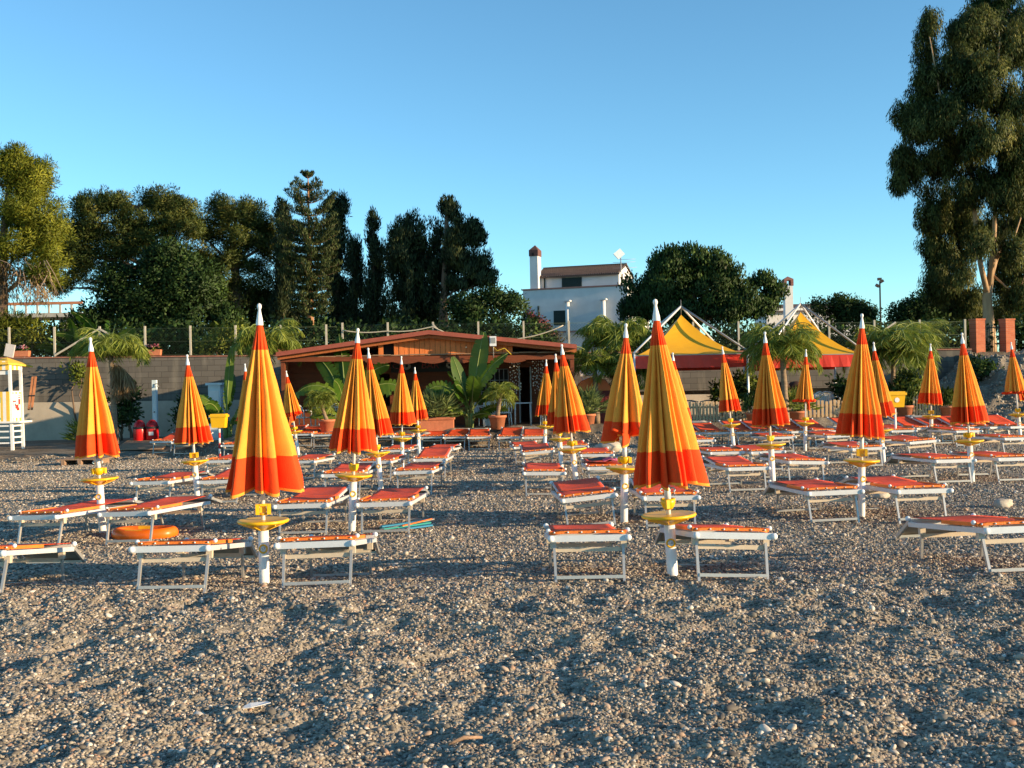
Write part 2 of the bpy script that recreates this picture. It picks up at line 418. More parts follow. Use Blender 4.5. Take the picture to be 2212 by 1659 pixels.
class Fol:
    def __init__(s, seed): s.rng = np.random.default_rng(seed); s.V = []; s.T = []; s.N = []
    def put(s, pos, axis, L, W, tint, nrm=None):
        V, Q = leaves(pos, axis, L, W, s.rng)
        if nrm is not None:
            q = V.reshape(-1, 4, 3); g = np.cross(q[:, 1] - q[:, 0], q[:, 2] - q[:, 0])
            fl = (g * nrm).sum(1) < 0; q[fl] = q[fl][:, ::-1]; V = q.reshape(-1, 3); s.N.append(np.repeat(nrm, 4, 0))
        s.V.append(V); s.T.append(np.repeat(tint, 4)); return s
    def clusters(s, cen, r, per, L, W, mode, base=0.5, spread=0.22, sq=(1, 1, 1)):
        rng = s.rng; n = len(cen)
        off = rng.normal(size=(n, per, 3)); off = unit(off) * rng.uniform(0.15, 1, (n, per, 1)) ** 0.6
        r = np.broadcast_to(r, (n,))[:, None, None]
        pos = cen[:, None, :] + off * r * np.array(sq)
        rd = rng.normal(size=(n, per, 3))
        if mode == 'out': ax = off * 1.2 + 0.5 * rd + np.array([0, 0, 0.25])
        elif mode == 'up': ax = np.array([0, 0, 1.3]) + 0.5 * off + 0.35 * rd
        elif mode == 'down': ax = np.array([0, 0, -1.3]) + 0.3 * off + 0.45 * rd
        else: ax = rd
        ct = np.clip(base + spread * rng.normal(size=(n, 1)), 0, 1)
        t = np.clip(ct + 0.13 * rng.normal(size=(n, per)), 0, 1)
        out = unit(cen - cen.mean(0) + np.array([0, 0, 0.15])) if n > 4 else np.zeros((n, 3))
        nr = unit(0.75 * off + 0.75 * out[:, None, :] + 0.30 * rng.normal(size=(n, per, 3)) + np.array([0, 0, 0.1]))
        return s.put(pos.reshape(-1, 3), ax.reshape(-1, 3), L, W, t.ravel(), nr.reshape(-1, 3))
    def shell(s, c, rad, n, inner=0.5, lump=0.25):
        rng = s.rng
        d = unit(rng.normal(size=(n, 3))); k = rng.uniform(inner, 1, (n, 1)) * (1 + lump * (vnoise(d[:, 0] * 3 + c[0], d[:, 2] * 3 + d[:, 1] * 2 + c[2], 1.0, 5)[:, None] * 2))
        return np.array(c) + d * np.array(rad) * k
    def build(s, name, mat, parent=None, origin=(0, 0, 0)):
        V = np.concatenate(s.V) - np.array(origin); T = np.concatenate(s.T)
        me = np_mesh(name, V, np.arange(len(V)).reshape(-1, 4), mat, T, smooth=True)
        if s.N and sum(len(q) for q in s.N) == len(V): me.normals_split_custom_set_from_vertices(np.concatenate(s.N).astype(np.float32))
        return link(name, me, parent)

def lobe(u, v, ru, rv, Y, rd=None):
    c = at(u, v, Y); k = Y / F
    return (c.x, c.y, c.z), (ru * k, (rd if rd else max(ru, 18) * 0.9) * k, rv * k)

# ------------------------------------------------------------------ ground sheet
def build_ground():
    ys = np.concatenate([np.array([-60, -25, -8, 0, 1.6]), np.geomspace(2.6, 41.0, 840), np.array([41.14, 41.2, 41.3, 42, 45, 55, 80, 150, 400, 1500])])
    t = np.linspace(-1, 1, 1150)
    rows = []
    for y in ys:
        hw = 0.72 * max(y, 0) + 4.0 if 1.7 < y < 41.1 else 0
        if hw == 0: hw = 30 if y < 45 else 1500
        x = t * hw
        x[0], x[-1] = -max(60, hw), max(60, hw)
        rows.append(np.stack([x, np.full_like(x, y)], 1))
    P = np.stack(rows)
    x, y = P[..., 0], P[..., 1]
    z = ground(x, y)
    V = np.stack([x, y, z], -1).reshape(-1, 3)
    r, c = P.shape[:2]
    i = np.arange(r * c).reshape(r, c)
    Q = np.stack([i[:-1, :-1], i[:-1, 1:], i[1:, 1:], i[1:, :-1]], -1).reshape(-1, 4)
    me = np_mesh('beach', V, Q, beach_mat(), smooth=True)
    rub = sstep(11.0, 14, x) * sstep(32.5, 34, y) * 0.85
    d = sstep(30.4, 31.2, y) * (1 - sstep(10, 12, x)) + rub + sstep(41, 41.3, y)
    d = np.clip(d * (0.8 + 0.8 * vnoise(x, y, 0.7, 20)), 0, 1)
    a = me.attributes.new('dirt', 'FLOAT', 'POINT'); a.data.foreach_set('value', d.ravel().astype(np.float32))
    tag(link('beach', me), kind='structure')
build_ground()

def build_pebbles():
    rng = np.random.default_rng(5)
    n = 760000
    y = 3.2 + 13.5 * rng.random(n) ** 1.35
    x = (rng.random(n) * 2 - 1) * (0.68 * y + 3.2)
    keep = rng.random(n) < np.clip((0.68 * y + 3.2) / 9.0, 0.2, 1) * np.clip(1.25 - y / 20, 0.3, 1)
    m = 420000
    y2 = 13.0 + 19.0 * rng.random(m); x2 = (rng.random(m) * 2 - 1) * (0.68 * y2 + 3.2)
    keep = np.concatenate([keep, rng.random(m) < np.clip((0.68 * y2 + 3.2) / 25, 0, 1) * sstep(13, 17, y2)]); x = np.concatenate([x, x2]); y = np.concatenate([y, y2])
    keep &= rng.random(len(x)) < np.clip(0.9 + 0.9 * vnoise(x, y, 0.5, 31), 0.3, 1)
    x, y = x[keep], y[keep]; n = len(x)
    r = 0.0057 * np.exp(0.36 * rng.normal(size=n)) * (1 + 0.05 * y)
    big = rng.random(n) < 0.003; r[big] *= rng.uniform(1.6, 2.6, big.sum())
    r = np.clip(r, 0.004, 0.032)
    z = ground(x, y) + r * 0.22
    sc = np.stack([r * rng.uniform(0.9, 1.5, n), r * rng.uniform(0.8, 1.1, n), r * rng.uniform(0.5, 0.8, n)], 1)
    rot = np.stack([rng.normal(0, 0.35, n), rng.normal(0, 0.35, n), rng.uniform(0, 6.28, n)], 1)
    shade = np.clip(rng.random(n) ** 1.15, 0, 1); shade[big] = rng.uniform(0.3, 1, big.sum())
    q = 7000; xr = rng.uniform(11.5, 19, q); yr = rng.uniform(31.5, 41, q); rr = 0.02 * np.exp(0.6 * rng.normal(size=q)).clip(.4, 5)
    x = np.concatenate([x, xr]); y = np.concatenate([y, yr]); z = np.concatenate([z, ground(xr, yr) + rr * .2]); n = len(x)
    sc = np.concatenate([sc, np.stack([rr * 1.2, rr, rr * .8], 1)]); rot = np.concatenate([rot, rng.uniform(0, 6.28, (q, 3))]); shade = np.concatenate([shade, rng.uniform(.1, .9, q)])
    pc = bpy.data.collections.new('pebble_shapes')
    mat = pebble_mat()
    for k in range(6):
        mb = MB().ball((0, 0, 0), 1.0, 6)
        v = np.array(mb.v); d = unit(v)
        f = 1 + 0.5 * vnoise(d[:, 0] * 2 + k * 7, d[:, 1] * 2 + d[:, 2] * 1.7, 1.0, 40 + k)
        mb.v = [tuple(q) for q in v * f[:, None]]
        o = bpy.data.objects.new('pebble', mb.mesh('pebble', mat)); pc.objects.link(o)
    me = bpy.data.meshes.new('pebbles')
    me.vertices.add(n); me.vertices.foreach_set('co', np.stack([x, y, z], 1).astype(np.float32).ravel())
    for nm, ty, arr in (('scl', 'FLOAT_VECTOR', sc), ('rot', 'FLOAT_VECTOR', rot)):
        a = me.attributes.new(nm, ty, 'POINT'); a.data.foreach_set('vector', arr.astype(np.float32).ravel())
    a = me.attributes.new('shade', 'FLOAT', 'POINT'); a.data.foreach_set('value', shade.astype(np.float32))
    a = me.attributes.new('pick', 'INT', 'POINT'); a.data.foreach_set('value', rng.integers(0, 6, n).astype(np.int32))
    o = tag(link('pebbles', me), kind='stuff')
    g = bpy.data.node_groups.new('scatter_pebbles', 'GeometryNodeTree')
    g.interface.new_socket('Geometry', in_out='INPUT', socket_type='NodeSocketGeometry')
    g.interface.new_socket('Geometry', in_out='OUTPUT', socket_type='NodeSocketGeometry')
    N = g.nodes.new; L = g.links.new
    gi, go = N('NodeGroupInput'), N('NodeGroupOutput')
    m2p = N('GeometryNodeMeshToPoints'); iop = N('GeometryNodeInstanceOnPoints'); ci = N('GeometryNodeCollectionInfo')
    ci.inputs['Collection'].default_value = pc; ci.inputs['Separate Children'].default_value = True; ci.inputs['Reset Children'].default_value = True
    def att(nm, ty):
        q = N('GeometryNodeInputNamedAttribute'); q.data_type = ty; q.inputs['Name'].default_value = nm
        return next(s for s in q.outputs if s.enabled and s.name == 'Attribute')
    L(gi.outputs[0], m2p.inputs['Mesh']); L(m2p.outputs[0], iop.inputs['Points']); L(ci.outputs[0], iop.inputs['Instance'])
    iop.inputs['Pick Instance'].default_value = True
    L(att('pick', 'INT'), iop.inputs['Instance Index']); L(att('scl', 'FLOAT_VECTOR'), iop.inputs['Scale'])
    e2r = N('FunctionNodeEulerToRotation'); L(att('rot', 'FLOAT_VECTOR'), e2r.inputs[0]); L(e2r.outputs[0], iop.inputs['Rotation'])
    L(iop.outputs[0], go.inputs[0])
    md = o.modifiers.new('scatter', 'NODES'); md.node_group = g
build_pebbles()

def boulder(u, v, size, label, seed):
    p = onground(u, v)
    mb = MB().ball((0, 0, 0), 1.0, 10); V = np.array(mb.v); d = unit(V)
    f = 1 + 0.7 * vnoise(d[:, 0] * 1.6 + seed, d[:, 1] * 1.6 + d[:, 2], 0.9, seed)
    mb.v = [tuple(q) for q in V * f[:, None] * np.array([size, size * 0.7, size * 0.55])]
    o = tag(mb.build('boulder', STONE), label, 'rock', 'loose rocks on the beach'); o.location = (p.x, p.y, p.z + size * 0.3)
boulder(1314, 977, 0.33, 'pale rounded boulder lying on the beach behind the folded umbrella with the curled hem', 3)
boulder(697, 1033, 0.17, 'small tan rock on the gravel beside the wide foreground umbrella', 4)
boulder(918, 947, 0.22, 'tan stone on the bank below the rectangular palm planter', 5)
boulder(1905, 1075, 0.11, 'flat pinkish stone near the foot of the big right-hand umbrella', 6)
boulder(2165, 1098, 0.13, 'pale stone on the gravel between the right-hand loungers', 8)

def litter():
    def flat(name, pts, m, label, cat, u, v, rz):
        p = onground(u, v); mb = MB(); n = len(pts)
        h = 0.004
        mb.add([(x, y, z) for x, y, z in pts] + [(x, y, z + h) for x, y, z in pts],
               [tuple(range(n))[::-1], tuple(range(n, 2 * n))] + [(i, (i + 1) % n, n + (i + 1) % n, n + i) for i in range(n)])
        o = tag(mb.build(name, m), label, cat); o.location = (p.x, p.y, p.z + 0.02); o.rotation_euler = (0.1, 0.05, rz)
    flat('paper_scrap', [(-.09, -.02, 0), (-.02, -.035, .012), (.08, -.02, .03), (.06, .02, .02), (-.03, .02, .015)], WHITE, 'crumpled white paper scrap on the foreground gravel', 'litter', 552, 1526, 0.2)
    for k, (u, v, l, rz) in enumerate(((1005, 1617, .17, .5),)):
        p = onground(u, min(v, 1640)); mb = MB().tube([(-l / 2, 0, 0), (0, .012, .012), (l / 2, -.01, .004)], [.008, .011, .006], 6)
        o = tag(mb.build('driftwood_stick', RUST), ['orange tan driftwood stick at the bottom of the gravel', 'thin tan twig lying on the right foreground gravel', 'dark thin twig near the bottom edge of the gravel'][k], 'stick'); o.location = (p.x, p.y, p.z + .025); o.rotation_euler[2] = rz
litter()

# ------------------------------------------------------------------ folded beach umbrellas
def canopy_mesh(seed, L=1.30, Rb=0.285, n=15, curl=0.0, wild=0.0):
    rng = np.random.default_rng(seed)
    NT, NS = 300, 54
    s = np.unique(np.concatenate([np.linspace(0, 1, NS - 3), [0.165, 0.80, 0.985]]))
    w = rng.uniform(0.6, 1.5, n); e = np.concatenate([[0], np.cumsum(w)]) / w.sum() * 2 * math.pi
    rid = rng.uniform(0.82, 1.14, n); slope = rng.uniform(-0.35, 0.35, n); skew = rng.uniform(0.05, 0.24, n) * (1 if seed % 2 else -1)
    dep = rng.uniform(0.48, 0.74, n); drop = rng.uniform(-0.035, 0.02, n)
    u = np.linspace(0, 2 * math.pi, NT, endpoint=False)
    k = np.clip(np.searchsorted(e, u, 'right') - 1, 0, n - 1)
    p = (u - e[k]) / (e[k + 1] - e[k])
    f = np.sin(math.pi * p) ** 0.95
    Sg, Ug = np.meshgrid(s, u, indexing='ij')
    base = 0.022 + (Rb - 0.022) * (1.07 * Sg ** 1.04 - 0.07 * Sg ** 5)
    amp = sstep(-0.05, 0.35, Sg)
    kk = k[None, :]; ff = f[None, :]
    wob = 0.6 * vnoise(Ug * 2.2 + seed, Sg * 5, 1.0, seed) + 0.35 * vnoise(Ug * 5, Sg * 11, 1.0, seed + 50)
    r = base * (1 - amp * dep[kk] * (1 - ff)) * (1 + amp * (rid[kk] - 1) * ff + slope[kk] * (Sg - 0.5) * ff * 0.4 * amp) * (1 + 0.10 * wob * amp)
    if wild:
        r *= 1 + wild * (vnoise(Ug * 1.1 + 3, Sg * 2.4, 1.0, seed + 9)) * amp
    th = Ug + amp * skew[kk] * ff * (0.6 + 0.6 * Sg)
    z = -Sg * L - 0.022 * ff * Sg ** 6 + drop[kk] * ff * Sg ** 5
    if curl:
        c = sstep(0.83, 1.0, Sg) * (0.5 + 0.5 * np.sign(vnoise(Ug * 1.5, 0 * Sg, 1.0, seed + 3) + 0.25))
        z += curl * c * (0.20 + 0.10 * ff); r *= 1 + 0.16 * np.sin(c * math.pi) - 0.30 * c ** 3
        th += c * 0.25
    V = np.stack([r * np.cos(th), r * np.sin(th), z], -1).reshape(-1, 3)
    ns = len(s); i = np.arange(ns * NT).reshape(ns, NT)
    Q = np.stack([i[:-1], i[1:], np.roll(i, -1, 1)[1:], np.roll(i, -1, 1)[:-1]], -1).reshape(-1, 4)
    me = np_mesh('canopy', V, Q, [RED, YEL], smooth=True)
    sm = np.repeat((s[:-1] + s[1:]) / 2, NT)
    mi = np.where((sm < 0.165) | ((sm > 0.80) & (sm < 0.985)), 0, 1).astype(np.int32)
    me.polygons.foreach_set('material_index', mi)
    return me

CAN = {}
def canopy(key):
    if key not in CAN:
        CAN[key] = canopy_mesh(**{'a': dict(seed=11), 'b': dict(seed=22, n=14), 'c': dict(seed=33, n=16), 'd': dict(seed=44, n=13), 'e': dict(seed=57, n=15),
                                  'big': dict(seed=63, n=13, Rb=0.292, L=1.34), 'wild': dict(seed=71, n=11, Rb=0.345, L=1.34, wild=0.45),
                                  'curl': dict(seed=82, curl=0.6), 'curl2': dict(seed=95, n=12, curl=0.9), 'half': dict(seed=104, n=10, curl=0.35, wild=0.3)}[key])
    return CAN[key]

U_MESH = {}
def u_mesh():
    if U_MESH: return
    U_MESH['finial'] = MB().lathe([(0.031, 2.27), (0.030, 2.30), (0.020, 2.35), (0.013, 2.385), (0.012, 2.40), (0.018, 2.412), (0.020, 2.425), (0.015, 2.442), (0.0, 2.45)], 20).mesh('finial', WHITE)
    U_MESH['upper_pole'] = MB().tube([(0, 0, 0.5), (0, 0, 2.28)], 0.018, 14).mesh('upper_pole', WHITE)
    U_MESH['collar'] = MB().tube([(0, 0, 0.80), (0, 0, 0.97)], 0.027, 14).mesh('collar', WHITE)
    U_MESH['base_pole'] = MB().tube([(0, 0, -0.35), (0, 0, 0.61)], 0.044, 24).mesh('base_pole', WHITE)
    t = MB().lathe([(0.0, 0.685), (0.18, 0.685), (0.205, 0.690), (0.216, 0.688), (0.221, 0.676), (0.214, 0.664), (0.19, 0.660), (0.05, 0.605), (0.046, 0.60), (0.0, 0.60)], 40)
    for k in range(6):
        a = k * math.pi / 3 + 0.3
        t.bar((0.05 * math.cos(a), 0.05 * math.sin(a), 0.612), (0.18 * math.cos(a), 0.18 * math.sin(a), 0.656), 0.008, 0.02)
    U_MESH['tray'] = t.mesh('tray', YPLAST)
    c = MB().lathe([(0.0, 0.725), (0.030, 0.725), (0.046, 0.745), (0.058, 0.775), (0.061, 0.815), (0.058, 0.815), (0.052, 0.78), (0.03, 0.74)], 20)
    c.box((0.05, -0.045, 0.775), (0.035, 0.03, 0.07)).box((-0.05, 0.04, 0.775), (0.035, 0.03, 0.07))
    U_MESH['cup_holder'] = c.mesh('cup_holder', YPLAST)
    c = MB().box((-.048, -.02, .775), (.034, .06, .085)).box((.048, -.02, .775), (.034, .06, .085)).box((0, -.02, .81), (.07, .06, .018)).box((0, -.005, .775), (.05, .03, .06)).lathe([(0, .725), (.03, .725), (.034, .74), (0, .74)], 16)
    U_MESH['bracket'] = c.mesh('cup_holder', YPLAST)
    U_MESH['badge'] = MB().ring((0, -0.047, 0.455), 0.032, 0.007, 0, 24, 6, 'y').mesh('badge', YPLAST)
    U_MESH['badge_plate'] = MB().box((0, -0.0455, 0.455), (0.036, 0.006, 0.03)).mesh('badge_plate', WHITE)
    for sx in (-1, 1):
        h = MB()
        h.tube([(sx * .02, -.01, .90), (sx * .05, -.015, .90), (sx * .062, -.018, .885), (sx * .055, -.02, .872), (sx * .042, -.02, .875)], .006, 8)
        U_MESH['hook%d' % sx] = h.mesh('hook', HOOK)
u_mesh()

def text_obj(name, body, size, mat, parent, loc, rot=(R(90), 0, 0), ext=0.001, shear=0.0):
    cu = bpy.data.curves.new(name, 'FONT'); cu.body = body; cu.size = size; cu.extrude = ext; cu.align_x = 'CENTER'; cu.align_y = 'CENTER'; cu.shear = shear
    cu.materials.append(mat)
    tmp = bpy.data.objects.new(name, cu); COL.objects.link(tmp)
    bpy.context.view_layer.update()
    me = bpy.data.meshes.new_from_object(tmp.evaluated_get(bpy.context.evaluated_depsgraph_get())); me.name = name
    bpy.data.objects.remove(tmp); bpy.data.curves.remove(cu)
    o = link(name, me, parent); o.location = loc; o.rotation_euler = rot
    return o

UG = 'closed beach umbrellas standing in rows'
def umbrella(tip, base, key, label, rz, cup='cup_holder', hooks=False, front=False, badge=True, num=None):
    p = onground(*base)
    sink = 0.18 if front else 0.0
    a, b = ray(*tip)
    top = ZC + b * p.y
    h = (top - p.z + sink) / 2.45
    lx = (a * p.y - p.x) / (2.45 * h)
    o = thing('beach_umbrella', label, 'umbrella', (p.x, p.y, p.z - sink), 0, UG)
    o.rotation_euler = (0, math.asin(max(-0.3, min(0.3, lx))), 0)
    k = 1 + 0.05 * math.sin(rz * 7.3); o.scale = (k, k, h)
    for k in ('base_pole', 'upper_pole', 'finial', 'tray'):
        link(k, U_MESH[k], o)
    c = link('canopy', canopy(key), o); c.location = (0, 0, 2.29); c.rotation_euler = (0, 0, rz)
    q = link('cup_holder', U_MESH[cup], o); q.rotation_euler = (0, 0, 0.3 * math.sin(rz * 3) if cup == 'bracket' else rz)
    if badge:
        g = link('badge', U_MESH['badge'], o); link('badge_plate', U_MESH['badge_plate'], g)
        g.rotation_euler = (0, 0, 0.15 * math.sin(rz * 5))
        if num: text_obj('number', num, 0.03, INK, g, (0, -0.0492, 0.455))
    if hooks: link('hook', U_MESH['hook-1'], o); link('hook', U_MESH['hook1'], o); link('collar', U_MESH['collar'], o)
    return o

umbrella((560, 655), (571, 1260), 'wild', 'loose ballooning front-row umbrella, left one of the two nearest', 0.4, 'bracket', front=True, num='17')
umbrella((1415, 645), (1455, 1243), 'big', 'large neatly pleated front-row umbrella with yellow cup, right one of the two nearest', 2.0, hooks=True, front=True, num='18')
umbrella((195, 728), (222, 1155), 'd', 'folded umbrella above the orange inflatable at the left, pale hooks under its hem', 1.1, hooks=True)
umbrella((773, 708), (760, 1148), 'a', 'tall folded umbrella right of the wide foreground one, folded towels under its right lounger', 2.7)
umbrella((1352, 698), (1348, 1130), 'half', 'folded umbrella with bunched hem half hidden by the big pleated front one', 0.2, hooks=True)
umbrella((1862, 677), (1861, 1118), 'e', 'tall folded umbrella in front of the right yellow tent, standing left of the yellow bin', 4.0, 'bracket', hooks=True)
umbrella((404, 765), (427, 1085), 'b', 'folded umbrella just left of the yellow bin on a red and white post', 0.9, 'bracket')
umbrella((795, 750), (824, 1065), 'd', 'folded umbrella tucked close behind the tall one left of the bar sign', 5.0)
umbrella((1213, 742), (1246, 1058), 'a', 'foremost of the three folded umbrellas clustered right of the shell curtains', 0.3)
umbrella((1652, 716), (1670, 1053), 'c', 'folded umbrella standing in the gap between the two yellow tents', 1.9)
umbrella((2078, 718), (2100, 1042), 'c', 'folded umbrella left of the brick gate pillars in front of the rubble slope', 0.5)
umbrella((529, 785), (543, 1018), 'curl', 'distant folded umbrella mostly hidden by left edge of the wide foreground one', 3.0)
umbrella((867, 769), (869, 1014), 'c', 'left of the two folded umbrellas standing before the dark bar sign', 3.3)
umbrella((896, 793), (906, 981), 'b', 'smaller right one of the two folded umbrellas before the bar sign', 0.1, hooks=True)
umbrella((618, 799), (645, 984), 'curl', 'distant folded umbrella peeping out right of the wide foreground one', 1.0)
umbrella((1200, 764), (1213, 1019), 'e', 'middle one of the three folded umbrellas clustered right of the shell curtains', 2.2)
umbrella((1180, 776), (1177, 976), 'a', 'farthest one of the three folded umbrellas clustered right of the shell curtains', 4.4)
umbrella((1453, 761), (1470, 1008), 'd', 'distant umbrella hidden behind the big pleated front one, only its white tip showing', 2.9)
umbrella((1560, 747), (1587, 982), 'b', 'folded umbrella before the left yellow tent, right of the picket fence', 1.4)
umbrella((1741, 754), (1739, 974), 'curl2', 'small umbrella with rolled-up red hem below the right yellow tent', 0.7)
umbrella((1887, 738), (1909, 999), 'a', 'umbrella peeping from behind the tall one beside the right yellow bin', 5.6)
umbrella((2010, 742), (2012, 959), 'e', 'small folded umbrella in front of the slatted bamboo fence at right', 3.8, 'bracket')
umbrella((2184, 738), (2205, 954), 'curl2', 'umbrella with crumpled red hem cut off at the right edge below the brick pillar', 2.6)

# ------------------------------------------------------------------ sun loungers
def sheet(pts_fn, nx, ny, th=0.004):
    V = []; Fc = []
    for side in (0, 1):
        for j in range(ny + 1):
            for i in range(nx + 1):
                x, y, z = pts_fn(i / nx, j / ny); V.append((x, y, z - side * th))
    o = (nx + 1) * (ny + 1)
    for j in range(ny):
        for i in range(nx):
            a = j * (nx + 1) + i
            Fc.append((a, a + 1, a + nx + 2, a + nx + 1)); Fc.append((o + a, o + a + nx + 1, o + a + nx + 2, o + a + 1))
    for i in range(nx):
        Fc.append((i, o + i, o + i + 1, i + 1)); a = ny * (nx + 1) + i; Fc.append((a, a + 1, o + a + 1, o + a))
    for j in range(ny):
        a = j * (nx + 1); Fc.append((a, a + nx + 1, o + a + nx + 1, o + a)); b = a + nx; Fc.append((b, o + b, o + b + nx + 1, b + nx + 1))
    return V, Fc

FLAPG = M('grey_flap_fabric', (0.40, 0.36, 0.30), 0.7, 0.1, 6)
def lounger_proto(seat_end, back_ang, flap, flap_ang, label, sag=0.03):
    """bed runs along +y; seat to seat_end, then a backrest at back_ang, then a hinged sunshade flap"""
    t = thing('sun_lounger', label, 'sun lounger', (0, 0, 0), 0, 'red sun loungers set out on the beach')
    zr, W = 0.35, 0.315
    bl = 1.47 - seat_end
    bx = lambda d, off=0.0: (seat_end + d * math.cos(back_ang) - off * math.sin(back_ang), zr + d * math.sin(back_ang) + off * math.cos(back_ang))
    fr = MB()
    fr.box((0, 0.0, zr), (0.66, 0.03, 0.052))
    for s in (-1, 1):
        fr.bar((s * W, 0.015, zr), (s * W, 1.44, zr), 0.026, 0.042)
        if back_ang > 0.06:
            y0, z0 = bx(0, 0.03); y1, z1 = bx(bl, 0.03)
            fr.bar((s * (W - 0.03), y0, z0), (s * (W - 0.03), y1, z1), 0.026, 0.035)
            fr.bar((s * (W - 0.05), seat_end + bl * 0.75, zr), (s * (W - 0.05), bx(bl * 0.6)[0], bx(bl * 0.6)[1]), 0.015, 0.02)
    fr.bar((-W, 1.44, zr), (W, 1.44, zr), 0.05, 0.03)
    fr.bar((-W + .02, bx(bl, .03)[0], bx(bl, .03)[1]), (W - .02, bx(bl, .03)[0], bx(bl, .03)[1]), 0.034, 0.03)
    f = fr.build('frame', ALUW, t)
    for s in (-1, 1):
        MB().ball((s * 0.315, -0.022, zr), 0.027, 8, 0, (1, 0.7, 1)).build('end_cap', WPLAST, f)
        MB().ball((s * 0.33, 0.16, zr + .06), 0.02, 6).build('end_cap', WPLAST, f)
        MB().ball((s * 0.31, bx(bl, .03)[0] + .01, bx(bl, .03)[1] + .02), 0.026, 6).build('end_cap', WPLAST, f)
    hem = 0.024
    def seat(a, b):
        x = (a - 0.5) * 2 * 0.295; k = 1 - (2 * a - 1) ** 2
        y = 0.13 + b * (seat_end - 0.13)
        return x, y, zr + 0.06 - sag * k * math.sin(math.pi * min(1, b * 1.1 + 0.05)) - 0.012 * abs(2 * a - 1) ** 6
    v, fc = sheet(seat, 12, 12); m = MB().add(v, fc, 0, True)
    sl_ = m.build('seat_sling', SLING, t)
    def front(a, b):
        x = (a - 0.5) * 2 * 0.30; return x, 0.128 - 0.004 * b, zr + 0.062 - b * hem - 0.010 * abs(2 * a - 1) ** 8
    v, fc = sheet(front, 12, 2, 0.003); h = MB().add(v, fc, 0, True)
    for s in (-1, 1): h.box((s * 0.305, (0.13 + seat_end) / 2, zr + 0.045), (0.02, seat_end - 0.13, 0.03))
    h.build('hem', SLINGO, sl_)
    rv = MB()
    for i in range(6): rv.ball(((i / 5 - 0.5) * 0.56, 0.121, zr + 0.047), 0.0075, 6)
    rv.build('rivets', WPLAST, sl_)
    def back(a, b):
        x = (a - 0.5) * 2 * 0.285; k = 1 - (2 * a - 1) ** 2
        y, z = bx(0.02 + b * (bl - 0.03), 0.06 - sag * 0.8 * k * math.sin(math.pi * b)); return x, y, z
    v, fc = sheet(back, 12, 8); MB().add(v, fc, 0, True).build('back_sling', SLING, t)
    if flap:
        y0, z0 = bx(bl, 0.03); e = (y0 + flap * math.cos(flap_ang), z0 + flap * math.sin(flap_ang))
        g = MB()
        for s in (-1, 1): g.bar((s * (W - 0.02), y0, z0), (s * (W - 0.02), e[0], e[1]), 0.024, 0.036)
        g.bar((-W + .02, e[0], e[1]), (W - .02, e[0], e[1]), 0.036, 0.024)
        fl = g.build('sunshade_flap', ALU, t)
        def fs(a, b): return (a - 0.5) * 2 * 0.27, y0 + (e[0] - y0) * b, z0 + (e[1] - z0) * b + 0.012
        v, fc = sheet(fs, 4, 4); MB().add(v, fc, 0, True).build('flap_fabric', FLAPG, fl)
    for yt, yb in ((0.14, 0.05), (1.24, 1.34)):
        lg = MB(); s2 = 1 if yb > yt else -1
        for s in (-1, 1):
            lg.bar((s * 0.285, yt, zr - 0.01), (s * 0.278, yb, -0.02), 0.021, 0.027)
        lg.bar((-0.275, yb - 0.004 * s2, 0.035), (0.275, yb - 0.004 * s2, 0.035), 0.03, 0.026)
        lo = lg.build('leg_frame', ALU, t)
        c = MB()
        c.bar((-0.28, yt, zr - 0.095), (0.28, yt, zr - 0.095), 0.02, 0.036)
        for s in (-1, 1): c.box((s * 0.29, yt, zr - 0.05), (0.05, 0.05, 0.07))
        c.build('cross_bar', BEIGE, lo)
    return t

PROTO = {}
def lounger(u, v, kind, label, rot=0.0, roll=0.0, flip=1):
    p = onground(u, v)
    if kind not in PROTO:
        a = {'flat': (0.78, R(0), 0.36, R(-26)), 'low': (0.75, R(2.5), 0.34, R(-14)), 'up': (0.72, R(5.5), 0.32, R(-22)), 'steep': (0.66, R(14), 0, 0), 'steepf': (0.66, R(11), 0.34, R(8)), 'high': (0.35, R(6.5), 0, 0), 'back': (0.66, R(10), 0, 0), 'backf': (0.66, R(7), 0.34, R(4))}[kind]
        PROTO[kind] = o = lounger_proto(*a, label)
    else:
        o = dup(PROTO[kind], label)
    c, s = math.cos(R(rot)), math.sin(R(rot))
    n = Vector((p.x + 0.05 * -s, p.y + 0.05 * c, 0)); f = Vector((p.x - 1.3 * s, p.y + 1.3 * c, 0))
    z0, z1 = gz(n.x, n.y, True), gz(f.x, f.y, True)
    pitch = math.atan2(z1 - z0, 1.25) * (1 if p.y < 14 else 0.25) - R(1.2)
    if p.y > 26: pitch = R(1.0)
    o.location = (p.x, p.y - 0.05, z0 + 0.012)
    o.rotation_euler = (pitch, R(roll), R(rot))
    return o

